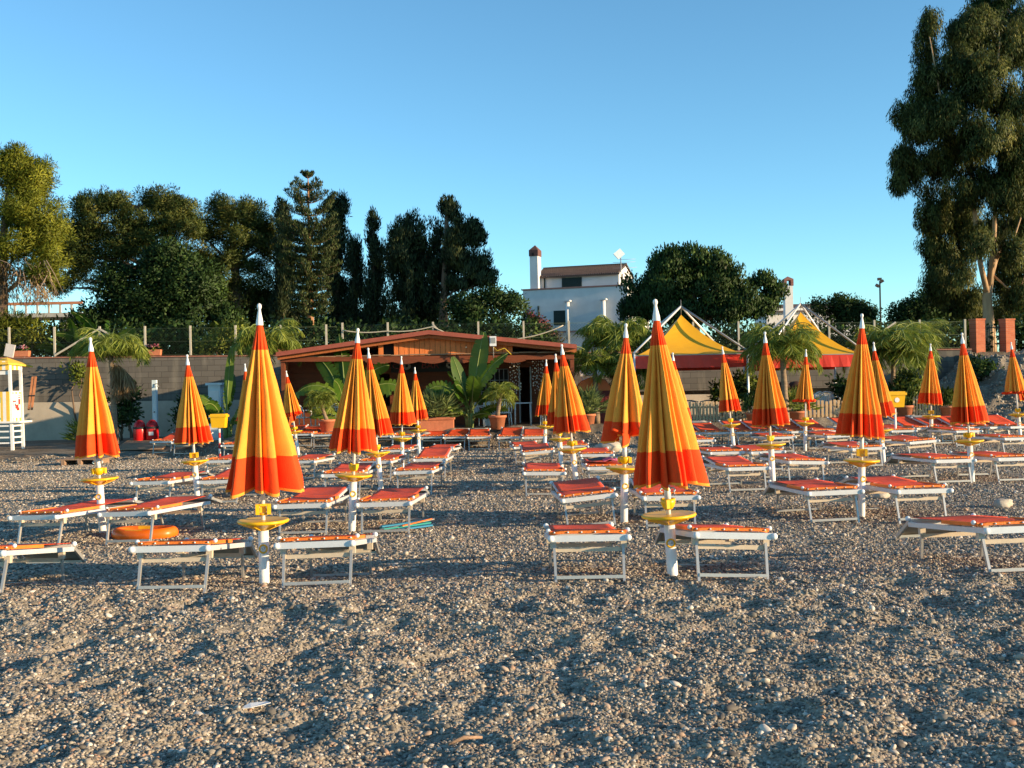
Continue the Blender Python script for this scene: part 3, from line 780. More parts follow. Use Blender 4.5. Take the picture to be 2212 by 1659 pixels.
RW = [
 # front row
 (-70, 1288, 'flat', 'front-row lounger cut off by the left edge, only its far end in view', 0, 0),
 (370, 1278, 'flat', 'front-row lounger left of the wide foreground umbrella, grey flap hanging down', 0, 0),
 (684, 1269, 'flat', 'front-row lounger right of the wide foreground umbrella', 0, -1),
 (1275, 1257, 'low', 'front-row lounger left of the big pleated umbrella', 0, 0),
 (1585, 1254, 'flat', 'front-row lounger right of the big pleated umbrella, with sloping end rail', 3, 2.5),
 (2215, 1241, 'flat', 'nearest lounger at the right edge, its near end cut off', 3, -1),
 # second row
 (79, 1185, 'low', 'lounger left of the orange inflatable, by the left edge', -16, -2),
 (275, 1177, 'low', 'lounger with the orange inflatable lying under it', -12, -2),
 (654, 1158, 'up', 'second-row lounger seen between the wide umbrella and the tall one to its right', -2, -1),
 (832, 1155, 'low', 'lounger with folded blue and green towels lying beneath it', -3, -1),
 (1279, 1141, 'up', 'tilted brownish lounger left of the umbrella with the bunched hem', 3, -5),
 (1450, 1143, 'up', 'lounger directly behind the tray of the big pleated umbrella', 0, 0),
 (1805, 1131, 'flat', 'second-row lounger left of the umbrella with the yellow bracket at right', 4, -1),
 (1995, 1129, 'low', 'second-row lounger right of the umbrella with the yellow bracket at right', 5, 0),
 # third row
 (328, 1092, 'low', 'third-row lounger left of the umbrella next to the red and white bin post', -8, -1),
 (473, 1090, 'up', 'third-row lounger right of the umbrella next to the red and white bin post', -3, -1),
 (739, 1075, 'up', 'lounger behind the pole of the tall umbrella left of the bar sign', -2, 0),
 (895, 1068, 'low', 'third-row lounger right of the umbrella tucked behind the tall one', -4, -1),
 (1176, 1073, 'low', 'third-row lounger left of the foremost clustered umbrella', 0, 1),
 (1312, 1060, 'low', 'lounger with a dark towel spread on it', 0, 0),
 (1617, 1064, 'up', 'lounger with dark raised red backrest left of the umbrella between the tents', 5, 0),
 (1744, 1048, 'low', 'third-row lounger right of the umbrella between the tents', 5, 2),
 (2062, 1046, 'flat', 'third-row lounger left of the umbrella by the rubble slope', 6, 0),
 (2196, 1042, 'flat', 'third-row lounger at the right edge beyond the umbrella by the rubble slope', 5, 0),
 # fourth row
 (475, 1034, 'low', 'fourth-row lounger mostly hidden by the wide foreground umbrella, left side', -4, 0),
 (648, 1037, 'low', 'fourth-row lounger just right of the skirt of the wide umbrella', -6, 0),
 (812, 1040, 'low', 'lounger behind the tray of the umbrella tucked behind the tall one', -5, -1),
 (930, 1034, 'high', 'lounger with bright red panel raised upright, below the bar sign', -2, 0),
 (941, 1008, 'low', 'low lounger behind the one with its red panel raised upright', -7, 0),
 (855, 1008, 'low', 'lounger hidden behind the pole of the left umbrella before the bar sign', -3, 0),
 (1142, 1001, 'low', 'fourth-row lounger left of the clustered umbrellas, the farther of two', 4, -1),
 (1166, 1015, 'up', 'lounger with a dark gap under its raised back, left of the clustered umbrellas', 2, -4),
 (1240, 1000, 'low', 'lounger seen behind the poles of the clustered umbrellas', 0, 0),
 (1290, 1024, 'low', 'lounger between the clustered umbrellas and the one with the bunched hem', -1, 0),
 (1570, 1020, 'flat', 'fourth-row lounger right of the big pleated umbrella skirt', 3, 0),
 (1659, 1019, 'low', 'lounger crossing behind the pole of the umbrella between the tents', 3, -1),
 (1876, 1011, 'low', 'lounger directly behind the yellow bracket of the tall right umbrella', 5, -1),
 (1997, 993, 'low', 'fourth-row lounger right of the umbrella peeping from behind the tall one', 8, -3),
 (2200, 986, 'flat', 'fourth-row lounger at the right edge above the nearest right one', 5, 0),
 (1690, 979, 'low', 'fifth-row lounger left of the umbrella with rolled-up hem', 4, -1),
 (1815, 976, 'low', 'fifth-row lounger right of the umbrella with rolled-up hem', 5, -1),
 (1951, 963, 'low', 'lounger directly below the right yellow bin', 4, 0),
 (2092, 965, 'low', 'lounger behind the tray of the umbrella by the rubble slope', 5, 0),
 (1515, 986, 'low', 'lounger at the right flank of the big pleated canopy, behind the others', 4, 0),
]
for u, v, k, lab, rot, rl in RW: lounger(u, v, k, lab, rot, rl)
BACKL = [(349, 981, 'back', 'back-row lounger farthest left, beside the wooden ramp', -8), (395, 984, 'back', 'back-row lounger behind the umbrella left of the red and white bin post', -8), (503, 991, 'back', 'back-row lounger at the foot of the red and white bin post', -10)]
ORD = ['first', 'second', 'third', 'fourth', 'fifth', 'sixth', 'seventh', 'eighth', 'ninth', 'tenth', 'eleventh']
for u, v, k, lab, rot in BACKL: lounger(u, v, k, lab, rot)
for i, u in enumerate((610, 652, 698, 762, 828, 868, 931, 982, 1035, 1100, 1154)):
    lounger(u, 970 + 0.008 * (u - 650), ('back', 'backf', 'backf')[(i * 7) % 3], f'{ORD[i]} from the left in the back lounger row under the bar front', (-8, -5, -3)[i % 3] + 4 * (u > 1000))
for i, u in enumerate((1503, 1554, 1619, 1670, 1729, 1786)):
    lounger(u, 966 - 0.012 * (u - 1500), 'steepf' if i in (1, 4) else 'steep', f'{ORD[i]} from the left in the back lounger row below the yellow tents', 9 + 2 * (i % 2))
for i, u in enumerate((1866, 2003, 2059, 2109, 2161, 2205)):
    lounger(u, 957 - 0.010 * (u - 1900), 'steepf' if i in (2,) else 'steep', f'{ORD[i]} from the left in the back lounger row under the rubble slope', 10)

def cloth_on(u, v, Yd, m, name, label, cat, sx, sy, zoff, seed):
    p = onground(u, v); mb = MB()
    def fn(a, b):
        x, y = (a - .5) * sx, (b - .5) * sy
        return x, y, 0.05 * float(vnoise(np.array([x * 9 + seed]), np.array([y * 9]), 1.0, seed)[0]) + 0.03 * math.exp(-((x / sx * 3) ** 2 + (y / sy * 3) ** 2))
    vv, fc = sheet(fn, 14, 14, 0.01); mb.add(vv, fc, 0, True)
    o = tag(mb.build(name, m), label, cat); o.location = (p.x, p.y + Yd, p.z + zoff)
cloth_on(1306, 1060, 0.75, BLACK, 'towel', 'dark towel crumpled on a red lounger', 'towel', 0.42, 0.5, 0.43, 3)
cloth_on(1326, 1060, 0.6, PINK, 'towel', 'pink cloth lying beside the dark towel on a lounger', 'towel', 0.25, 0.3, 0.435, 9)

def ring_float():
    p = onground(288, 1168)
    t = thing('inflatable_dinghy', 'orange inflatable dinghy with a dark red end lying under a lounger', 'inflatable', (p.x + .02, p.y + 0.35, p.z - .02), R(-12)); t.scale = (.68, .72, .8)
    n, k = 40, 12; vs = []; mi = []
    for i in range(n):
        a = 2 * math.pi * i / n
        cx, cy = 0.52 * math.copysign(abs(math.cos(a)) ** 0.8, math.cos(a)), 0.26 * math.copysign(abs(math.sin(a)) ** 0.8, math.sin(a))
        for j in range(k):
            q = 2 * math.pi * j / k; r = 0.095
            d = Vector((cx / 0.52, cy / 0.26, 0)).normalized()
            vs.append((cx + d.x * r * math.cos(q), cy + d.y * r * math.cos(q), 0.09 + r * math.sin(q) + 0.035 * max(0, cx)))
    fs = [(i * k + j, ((i + 1) % n) * k + j, ((i + 1) % n) * k + (j + 1) % k, i * k + (j + 1) % k) for i in range(n) for j in range(k)]
    m = MB()
    for f in fs: pass
    m.add(vs, fs, 0, True)
    for idx, f in enumerate(fs):
        if min(vs[q][0] for q in f) < -0.53: m.m[idx] = 1
        elif -0.25 < vs[f[0]][0] < 0.05 and vs[f[0]][2] > 0.15: m.m[idx] = 2
    m.build('tube', [ORANGE, REDP, YPLAST], t)
    MB().box((0, 0, 0.04), (0.95, 0.42, 0.03)).build('floor', ORANGE, t)
ring_float()

def beach_bundle():
    p = onground(850, 1152)
    t = thing('folded_beach_chair', 'folded blue and green beach chair with orange trim lying under a lounger', 'beach chair', (p.x + 0.12, p.y + 0.35, p.z - .02), R(20)); t.scale = (.72, .72, .72)
    m = MB()
    for i, (y, z, c) in enumerate(((-.16, .03, 0), (-.05, .06, 1), (.06, .09, 0), (.16, .05, 1))):
        m.bar((-.42, y, z), (.42, y + .05, z + .05), .11, .025, c)
    m.build('folded_fabric', [BLUE, TEAL], t)
    MB().tube([(-.48, -.1, .06), (.5, .02, .16)], .012, 8).tube([(-.45, .1, .08), (.48, .16, .13)], .012, 8).build('tube_frame', ALU, t)
    MB().bar((-.1, -.12, .10), (.45, .0, .17), .03, .02).build('strap', ORANGE, t)
beach_bundle()

def ramp_and_pallet():
    t = thing('wooden_walkway', 'weathered wooden walkway ramp leading down from the wall to the beach', 'walkway')
    a = at(330, 940, 38.5); b = onground(300, 975)
    m = MB(); z0 = gz(b.x, b.y) + .06; z1 = gz(a.x, a.y) + .07
    d = Vector((a.x - b.x, a.y - b.y, z1 - z0)); n = int(d.length / .16)
    for i in range(n):
        c = Vector((b.x, b.y, z0)) + d * ((i + .5) / n); gap = gz(c.x, c.y, True) + .05
        m.box((c.x, c.y, max(c.z, gap)), (1.5, .145, .035))
    m.build('planks', RUST, t)
    t = thing('wooden_pallet', 'small low wooden deck board lying on the gravel at left', 'pallet', onground(185, 1003))
    m = MB()
    for i in range(6): m.box((0, -.35 + i * .145, .16), (1.25, .135, .025))
    m.build('planks', RUST, t)
    m = MB()
    for x in (-.45, 0, .45): m.box((x, 0, .07), (.09, .85, .15))
    m.build('bearers', RUST, t)
ramp_and_pallet()

# ------------------------------------------------------------------ retaining wall with fence on top
WY = 41.0
def wall():
    t = thing('retaining_wall', 'long grey block retaining wall above a pale concrete footing behind the beach', 'wall', (0, WY, 0))
    x0, x1 = -26.0, 17.4
    zt = lambda x: 2.86 - 0.011 * (x + 12)
    def slab(a, b, zb, ztop, y0, y1, m, name, n=1):
        mb = MB(); xs = [a + (b - a) * i / n for i in range(n + 1)]
        for i in range(n):
            p, q = xs[i], xs[i + 1]
            mb.add([(p, y0, zb), (q, y0, zb), (q, y1, zb), (p, y1, zb), (p, y0, ztop(p)), (q, y0, ztop(q)), (q, y1, ztop(q)), (p, y1, ztop(p))],
                   [(0, 1, 5, 4), (4, 5, 6, 7), (2, 3, 7, 6), (3, 2, 1, 0)] + ([(3, 0, 4, 7)] if i == 0 else []) + ([(1, 2, 6, 5)] if i == n - 1 else []))
        return mb.build(name, m, t)
    BW = block_mat('grey_blocks', (0.115, 0.104, 0.09), (0.150, 0.135, 0.116), (0.080, 0.073, 0.064), 0.5, 0.21, 0.3)
    slab(x0, x1, 1.2, lambda x: zt(x) - 0.012, -0.15, 0.12, BW, 'block_courses')
    slab(x0, x1, -0.9, lambda x: 1.2 - 0.008 * (x + 12), -0.28, 0.12, M('pale_footing', (0.46, 0.39, 0.30), 0.9, 0.16, 1.2, 0.2, 14), 'footing')
    cm = MB(); cm.add([(x0, -.19, zt(x0) - .01), (x1, -.19, zt(x1) - .01), (x1, .15, zt(x1) - .01), (x0, .15, zt(x0) - .01), (x0, -.19, zt(x0) + .04), (x1, -.19, zt(x1) + .04), (x1, .15, zt(x1) + .04), (x0, .15, zt(x0) + .04)], [(3, 2, 1, 0), (4, 5, 6, 7), (0, 1, 5, 4), (1, 2, 6, 5), (2, 3, 7, 6), (3, 0, 4, 7)])
    cm.build('coping', M('red_coping', (0.30, 0.13, 0.085), 0.8, 0.25, 4), t)
    return zt
zt = wall()

def fence(xa, xb, h, label, rope=None, braces=()):
    t = thing('wire_fence', label, 'fence', ((xa + xb) / 2, WY + 0.02, 0))
    ox = (xa + xb) / 2
    xs = np.arange(xa, xb + 0.01, 1.72)
    for x in xs:
        MB().box((x - ox, 0, zt(x) + 0.06 + h / 2), (0.068, 0.068, h)).build('post', CONCP, t)
    m = MB()
    k = 0.11
    z0 = lambda x: zt(x) + 0.09
    L_ = xb - xa; hh = h - 0.12
    d = -hh
    while d < L_:
        for sgn in (0, 1):
            a = max(0, d); b = min(L_, d + hh)
            za, zb = (a - d), (b - d)
            if sgn: za, zb = hh - za, hh - zb
            pa, pb = (xa + a - ox, 0.004 * sgn, z0(xa + a) + za), (xa + b - ox, 0.004 * sgn, z0(xa + b) + zb)
            o = 0.0022
            vs = [(pa[0], pa[1] - o, pa[2] - o), (pa[0], pa[1] + o, pa[2]), (pa[0], pa[1] - o, pa[2] + o), (pb[0], pb[1] - o, pb[2] - o), (pb[0], pb[1] + o, pb[2]), (pb[0], pb[1] - o, pb[2] + o)]
            m.add(vs, [(0, 1, 4, 3), (1, 2, 5, 4), (2, 0, 3, 5)])
        d += k
    for f in (0.0, 0.5, 1.0):
        m.tube([(xa - ox, 0, z0(xa) + hh * f), (xb - ox, 0, z0(xb) + hh * f)], 0.005, 4)
    m.build('wire_mesh', M('green_wire', (0.07, 0.10, 0.06), 0.6, 0.1, 3, metal=0.3), t)
    for x, dx in braces:
        MB().bar((x - ox, -0.03, z0(x) + h - 0.12), (x + dx - ox, -0.06, z0(x) + 0.02), 0.06, 0.06).build('brace', CONCP, t)
    return xs
fence(-22.5, -6.6, 1.12, 'wire mesh fence with concrete posts on top of the wall, left of the bar roof', braces=((-15.62, -1.7), (-15.62, 1.7)))
xs = fence(-6.4, 3.8, 1.18, 'wire mesh fence with concrete posts behind the bar roof, rope slung along it', braces=((-2.96, 0.9),))
fence(5.2, 17.3, 1.1, 'wire mesh fence on the wall behind the yellow tents', braces=((14.6, -1.5),))
def rope():
    m = MB(); pts = []
    for i in range(len(xs) - 1):
        a, b = xs[i], xs[i + 1]
        ha = (0.85, 0.8, 0.95, 0.35, 0.5, 1.05, 0.7)[i % 7]; hb = (0.85, 0.8, 0.95, 0.35, 0.5, 1.05, 0.7)[(i + 1) % 7]
        for q in range(8):
            f = q / 8; pts.append((a + (b - a) * f, WY - 0.08, zt(a) + 0.1 + ha + (hb - ha) * f - 0.32 * f * (1 - f)))
    m.tube(pts, 0.025, 6)
    tag(m.build('rope', M('pale_rope', (0.45, 0.40, 0.30), 0.9, 0.2, 30)), 'pale thick rope slung between the fence posts behind the bar roof', 'rope')
rope()

# ------------------------------------------------------------------ wooden bar
WALLW = M('shaded_wall_boards', (0.17, 0.042, 0.013), 0.7, 0.25, 4, 0.3, 20, stretch=(1, 6, 6))  # darker copy of the bar wood, porch shade put into its colour
def bar():
    YB = 33.2
    e0, pk, e1 = at(596, 770, YB), at(926, 722, YB), at(1246, 753, YB)
    t = thing('beach_bar', 'low wooden beach bar with red-brown gabled roof, orange board gable and dark porch', 'bar', (pk.x, YB, 0.25))
    O = Vector((pk.x, YB, 0.25)); L = lambda x, y, z: Vector((x, y, z)) - O
    yb = 40.3
    m = MB()
    for a, b in ((e0, pk), (pk, e1)):
        vs = []
        for y in (YB, yb):
            for p, dz in ((a, 0), (b, 0), (b, 0.13), (a, 0.13)):
                vs.append(L(p.x, y, p.z + dz - (0.0 if y == YB else 0.0)))
        m.add(vs, [(0, 1, 2, 3), (7, 6, 5, 4), (0, 4, 5, 1), (2, 6, 7, 3), (3, 7, 4, 0), (1, 5, 6, 2)])
    rf = m.build('roof', ROOFB, t)
    m = MB()
    for a, b in ((e0, pk), (pk, e1)):
        for k in range(9):
            y = YB + 0.25 + k * 0.72
            m.bar(L(a.x, y, a.z - 0.055), L(b.x, y, b.z - 0.055), 0.09, 0.1)
    m.build('rafters', WOOD, rf)
    # gable boards, set just inside the roof edge
    gl, gr = at(818, 768, YB + .55), at(1108, 764, YB + .55)
    zb = min(gl.z, gr.z)
    m = MB(); n = 26
    for i in range(n):
        x0 = gl.x + (gr.x - gl.x) * i / n; x1 = gl.x + (gr.x - gl.x) * (i + 1) / n - 0.012
        def rz(x):
            a, b = (e0, pk) if x < pk.x else (pk, e1)
            return a.z + (b.z - a.z) * (x - a.x) / (b.x - a.x) - 0.012
        if i in (1, 2): continue
        vs = [L(x, YB + y + .01 * (i % 2), z) for y in (.52, .55) for x, z in ((x0, zb), (x1, zb), (x1, rz(x1)), (x0, rz(x0)))]
        m.add(vs, [(0, 1, 2, 3), (7, 6, 5, 4), (0, 4, 5, 1), (3, 2, 6, 7), (0, 3, 7, 4), (1, 5, 6, 2)])
    m.build('gable_boards', M('sunlit_gable_boards', (0.72, 0.20, 0.045), .6, .2, 4, .3, 20, stretch=(6, 6, .6)), t)  # brighter copy of the bar wood, sunlight put into its colour
    MB().box(L(gl.x + .28, YB + .7, zb + .25), (.45, .03, .42)).build('gable_opening', DARK, t)
    # tie beam and scalloped reed fringe
    bl, br = at(606, 777, YB + .45), at(1240, 771, YB + .45)
    MB().bar(L(bl.x, YB + .45, bl.z), L(br.x, YB + .45, br.z), 0.12, 0.14).build('tie_beam', WALLW, t)
    m = MB(); N = 60; vs = []
    for i in range(N + 1):
        f = i / N; x = gl.x - .4 + (gr.x - gl.x + .8) * f; z = bl.z + (br.z - bl.z) * ((x - bl.x) / (br.x - bl.x)) - .05
        s = .05 + .07 * abs(math.sin(f * math.pi * 6))
        for y, dz in ((.36, 0), (.36, -s), (.38, -s), (.38, 0)): vs.append(L(x, YB + y, z + dz))
    fs = [(4 * i + k, 4 * i + (k + 1) % 4, 4 * i + 4 + (k + 1) % 4, 4 * i + 4 + k) for i in range(N) for k in range(4)]
    m.add(vs, fs); m.build('fringe', WALLW, t)
    # porch posts
    for u in (612, 1236):
        p = at(u, 800, YB + .5); MB().box(L(p.x, YB + .5, (bl.z + .25) / 2), (.12, .12, bl.z - .3)).build('porch_post', WALLW, t)
    # front wall of boards, with openings
    yw = 36.4
    zw0, zw1 = 0.2, bl.z + .35
    X = lambda u: at(u, 820, yw).x
    def wallpiece(u0, u1, z0, z1, name='front_wall', mat=None):
        m = MB(); h = z1 - z0; k = max(1, round(h / .19))
        for i in range(k):
            m.box(L((X(u0) + X(u1)) / 2, yw + .006 * (i % 2), z0 + h * (i + .5) / k), (X(u1) - X(u0), .05, h / k - .008))
        m.build(name, mat or WALLW, t)
    wallpiece(624, 768, zw0, zw1); wallpiece(768, 842, zw0, 0.95); wallpiece(768, 842, 2.02, zw1); wallpiece(842, 1122, zw0, zw1)
    wallpiece(1122, 1146, 2.15, zw1); wallpiece(1146, 1228, zw0, zw1)
    MB().box(L((X(624) + X(1228)) / 2, 38.6, 1.3), (X(1228) - X(624), .06, 2.6)).build('back_wall', WOODD, t)
    MB().box(L((X(624) + X(1228)) / 2, 37.3, 0.28), (X(1228) - X(624), 2.5, .04)).build('floor', WOODD, t)
    for u in (624, 1228): MB().box(L(X(u), 37.3, 1.3), (.06, 2.5, 2.5)).build('side_wall', WOOD, t)
    m = MB(); a, b = X(1040), X(1098)
    for i in range(7): m.box(L(a + (b - a) * i / 6, yw - .05, 1.55), (.018, .018, 1.1))
    for i in range(4): m.box(L((a + b) / 2, yw - .05, 1.0 + i * .37), (b - a, .018, .018))
    m.build('window_grille', GREY, t)
    MB().box(L((a + b) / 2, yw - .035, 1.55), (b - a, .01, 1.1)).build('window', DARK, t)
    m = MB()
    for u in (1122, 1146): m.box(L(X(u), yw - .02, 1.2), (.05, .08, 1.95))
    m.build('door_frame', GREY, t)
    cm = MB(); zc_ = bl.z + .02
    for i in range(16): cm.box(L(bl.x + (br.x - bl.x) * (i + .5) / 16, (YB + .5 + yw) / 2, zc_ + .05 + .012 * (i % 2)), ((br.x - bl.x) / 16 - .01, yw - YB - .5, .03))
    cm.build('porch_ceiling', RUST, t)
    # sign board with lettering
    s0, s1 = X(846), X(990); zs0, zs1 = at(900, 804, yw).z, at(900, 776, yw).z
    sg = MB().box(L((s0 + s1) / 2, yw - .10, (zs0 + zs1) / 2), (s1 - s0, .05, zs1 - zs0)).build('sign_board', M('black_sign_board', (0.02, 0.018, 0.018), 0.6, 0.2, 6), t)
    cx = lambda u: X(u) - O.x; zc = (zs0 + zs1) / 2 - O.z; ys = yw - .127 - O.y
    text_obj('lettering', 'BAR', 0.33, SIGNR, sg, (cx(930), ys, zc), shear=0.1)
    MB().ring((cx(880), ys, zc), .095, .045, 0, 24, 8, 'y').build('painted_ring', SIGNW, sg)
    MB().ring((cx(972), ys, zc), .08, .035, 0, 24, 8, 'y').build('painted_ring', SIGNW, sg)
    r = MB().ring((0, 0, 0), .10, .012, 0, 28, 6, 'y').build('painted_swirl', SIGNR, sg); r.location = (cx(859), ys, zc); r.scale = (1.3, 1, .8)
    # flood light on the roof edge
    p = at(1065, 737, YB - .1)
    fl = thing('floodlight', 'white floodlight box fixed at the right of the bar roof edge', 'lamp', p)
    MB().box((0, 0, 0), (.20, .16, .30)).build('housing', WPLAST, fl)
    MB().box((0, -.085, .02), (.15, .012, .17)).build('lens', M('grey_glass', (.25, .26, .26), .15), fl)
    MB().tube([(0, .05, .15), (0, .1, -.5)], .018, 8).build('bracket', GREY, fl)
    MB().tube([(0, 0, -.15), (.12, -.02, -.3), (.35, 0, -.22), (.55, .05, -.42)], .012, 6).build('cable', M('yellow_cable', (.6, .4, .03)), fl)
    # shell curtains
    for k, (u, n, lab) in enumerate(((1112, 6, 'left one of the two hanging shell curtains at the bar door'), (1161, 6, 'right one of the two hanging shell curtains at the bar door'))):
        rng = random.Random(k + 3); p = at(u, 772, 35.2)
        c = thing('shell_curtain', lab, 'shell curtain', p)
        MB().tube([(-.18, 0, -.02), (.18, 0, .05)], .014, 6).tube([(0, 0, .02), (0, 0, .3)], .005, 5).build('hanging_rod', RUST, c)
        m = MB(); s_ = MB()
        for i in range(n):
            x = -.16 + .32 * i / (n - 1); y = rng.uniform(-.1, .1); ln = rng.uniform(.9, 1.45)
            s_.tube([(x, y, 0), (x, y, -ln)], .003, 4)
            z = -.05
            while z > -ln:
                m.ball((x + rng.uniform(-.015, .015), y, z), rng.uniform(.012, .027), 5, 0, (1, .6, 1.2)); z -= rng.uniform(.07, .16)
        s_.build('strings', RUST, c); m.build('shells', SHELL, c)
bar()

# ------------------------------------------------------------------ pagoda tents
def tent(u0, u1, Y, apv, fabv, label):
    a, b = at(u0, 768, Y), at(u1, 766, Y)
    w_ = b.x - a.x; cx = (a.x + b.x) / 2; cy = Y + w_ / 2
    zg = gz(cx, cy, True)
    t = thing('pagoda_tent', label, 'tent', (cx, cy, zg))
    h = w_ / 2
    zv = (a.z + b.z) / 2 - zg
    xa = (cx / cy) * F
    def zat(v):
        yy = (V0 - v) / F; xx = cx / cy
        return ZC + (yy - xx * math.sin(ROLL)) * cy - zg
    za, zf = zat(apv), zat(fabv)
    N = 14; m = MB(); vs = []
    ring = []
    for k in range(4):
        p, q = [(-1, -1), (1, -1), (1, 1), (-1, 1)][k], [(1, -1), (1, 1), (-1, 1), (-1, -1)][k]
        o = []
        for j in range(N + 1):
            f = j / N
            for i in range(N + 1):
                g = i / N; x = (p[0] + (q[0] - p[0]) * g) * h * (1 - f); y = (p[1] + (q[1] - p[1]) * g) * h * (1 - f)
                z = zv + (zf - zv) * (0.42 * f + 0.58 * f ** 2.1) - 0.05 * math.sin(math.pi * g) * math.sin(math.pi * f)
                o.append((x, y, z))
        m.add(o, [(j * (N + 1) + i, j * (N + 1) + i + 1, (j + 1) * (N + 1) + i + 1, (j + 1) * (N + 1) + i) for j in range(N) for i in range(N)], 0, True)
    m.build('canopy', YPVC, t)
    vh = .46
    for k, nm in enumerate(('valance',) * 4):
        m = MB(); ang = k * math.pi / 2; rot = Matrix.Rotation(ang, 3, 'Z'); o = []
        for i in range(25):
            x = -h - .01 + (2 * h + .02) * i / 24; wv = .012 * math.sin(i * 1.7)
            for y, z in ((-h - .02, zv + .02), (-h - .02 - wv, zv - vh * (.85 if k != 2 else 1)), (-h - .012 - wv, zv - vh * (.85 if k != 2 else 1)), (-h - .012, zv + .02)):
                o.append(rot @ Vector((x, y, z)))
        m.add(o, [(4 * i + c, 4 * i + (c + 1) % 4, 4 * i + 4 + (c + 1) % 4, 4 * i + 4 + c) for i in range(24) for c in range(4)])
        m.build('valance', REDV, t)
    m = MB()
    for x, y in ((-h, -h), (h, -h), (h, h), (-h, h)): m.box((x * 1.005, y * 1.005, zv + .02), (.08, .08, .06))
    m.bar((-h, -h - .025, zv + .01), (h, -h - .025, zv + .01), .02, .025)
    m.build('edge_rail', GREY, t)
    for x, y in ((-h, -h), (h, -h), (h, h), (-h, h)):
        MB().tube([(x * 1.02, y * 1.02, -.3), (x * 1.02, y * 1.02, zv + .06)], .035, 10).build('leg', ALUW, t)
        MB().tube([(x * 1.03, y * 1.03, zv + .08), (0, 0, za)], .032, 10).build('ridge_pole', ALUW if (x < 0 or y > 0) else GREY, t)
    MB().tube([(0, 0, zf), (0, 0, za + .22)], .008, 6).build('spike', GREY, t)
tent(1372, 1612, 33.3, 662, 680, 'left one of the two yellow pagoda tents with red valance')
tent(1655, 1864, 34.6, 656, 674, 'right one of the two yellow pagoda tents with red valance')

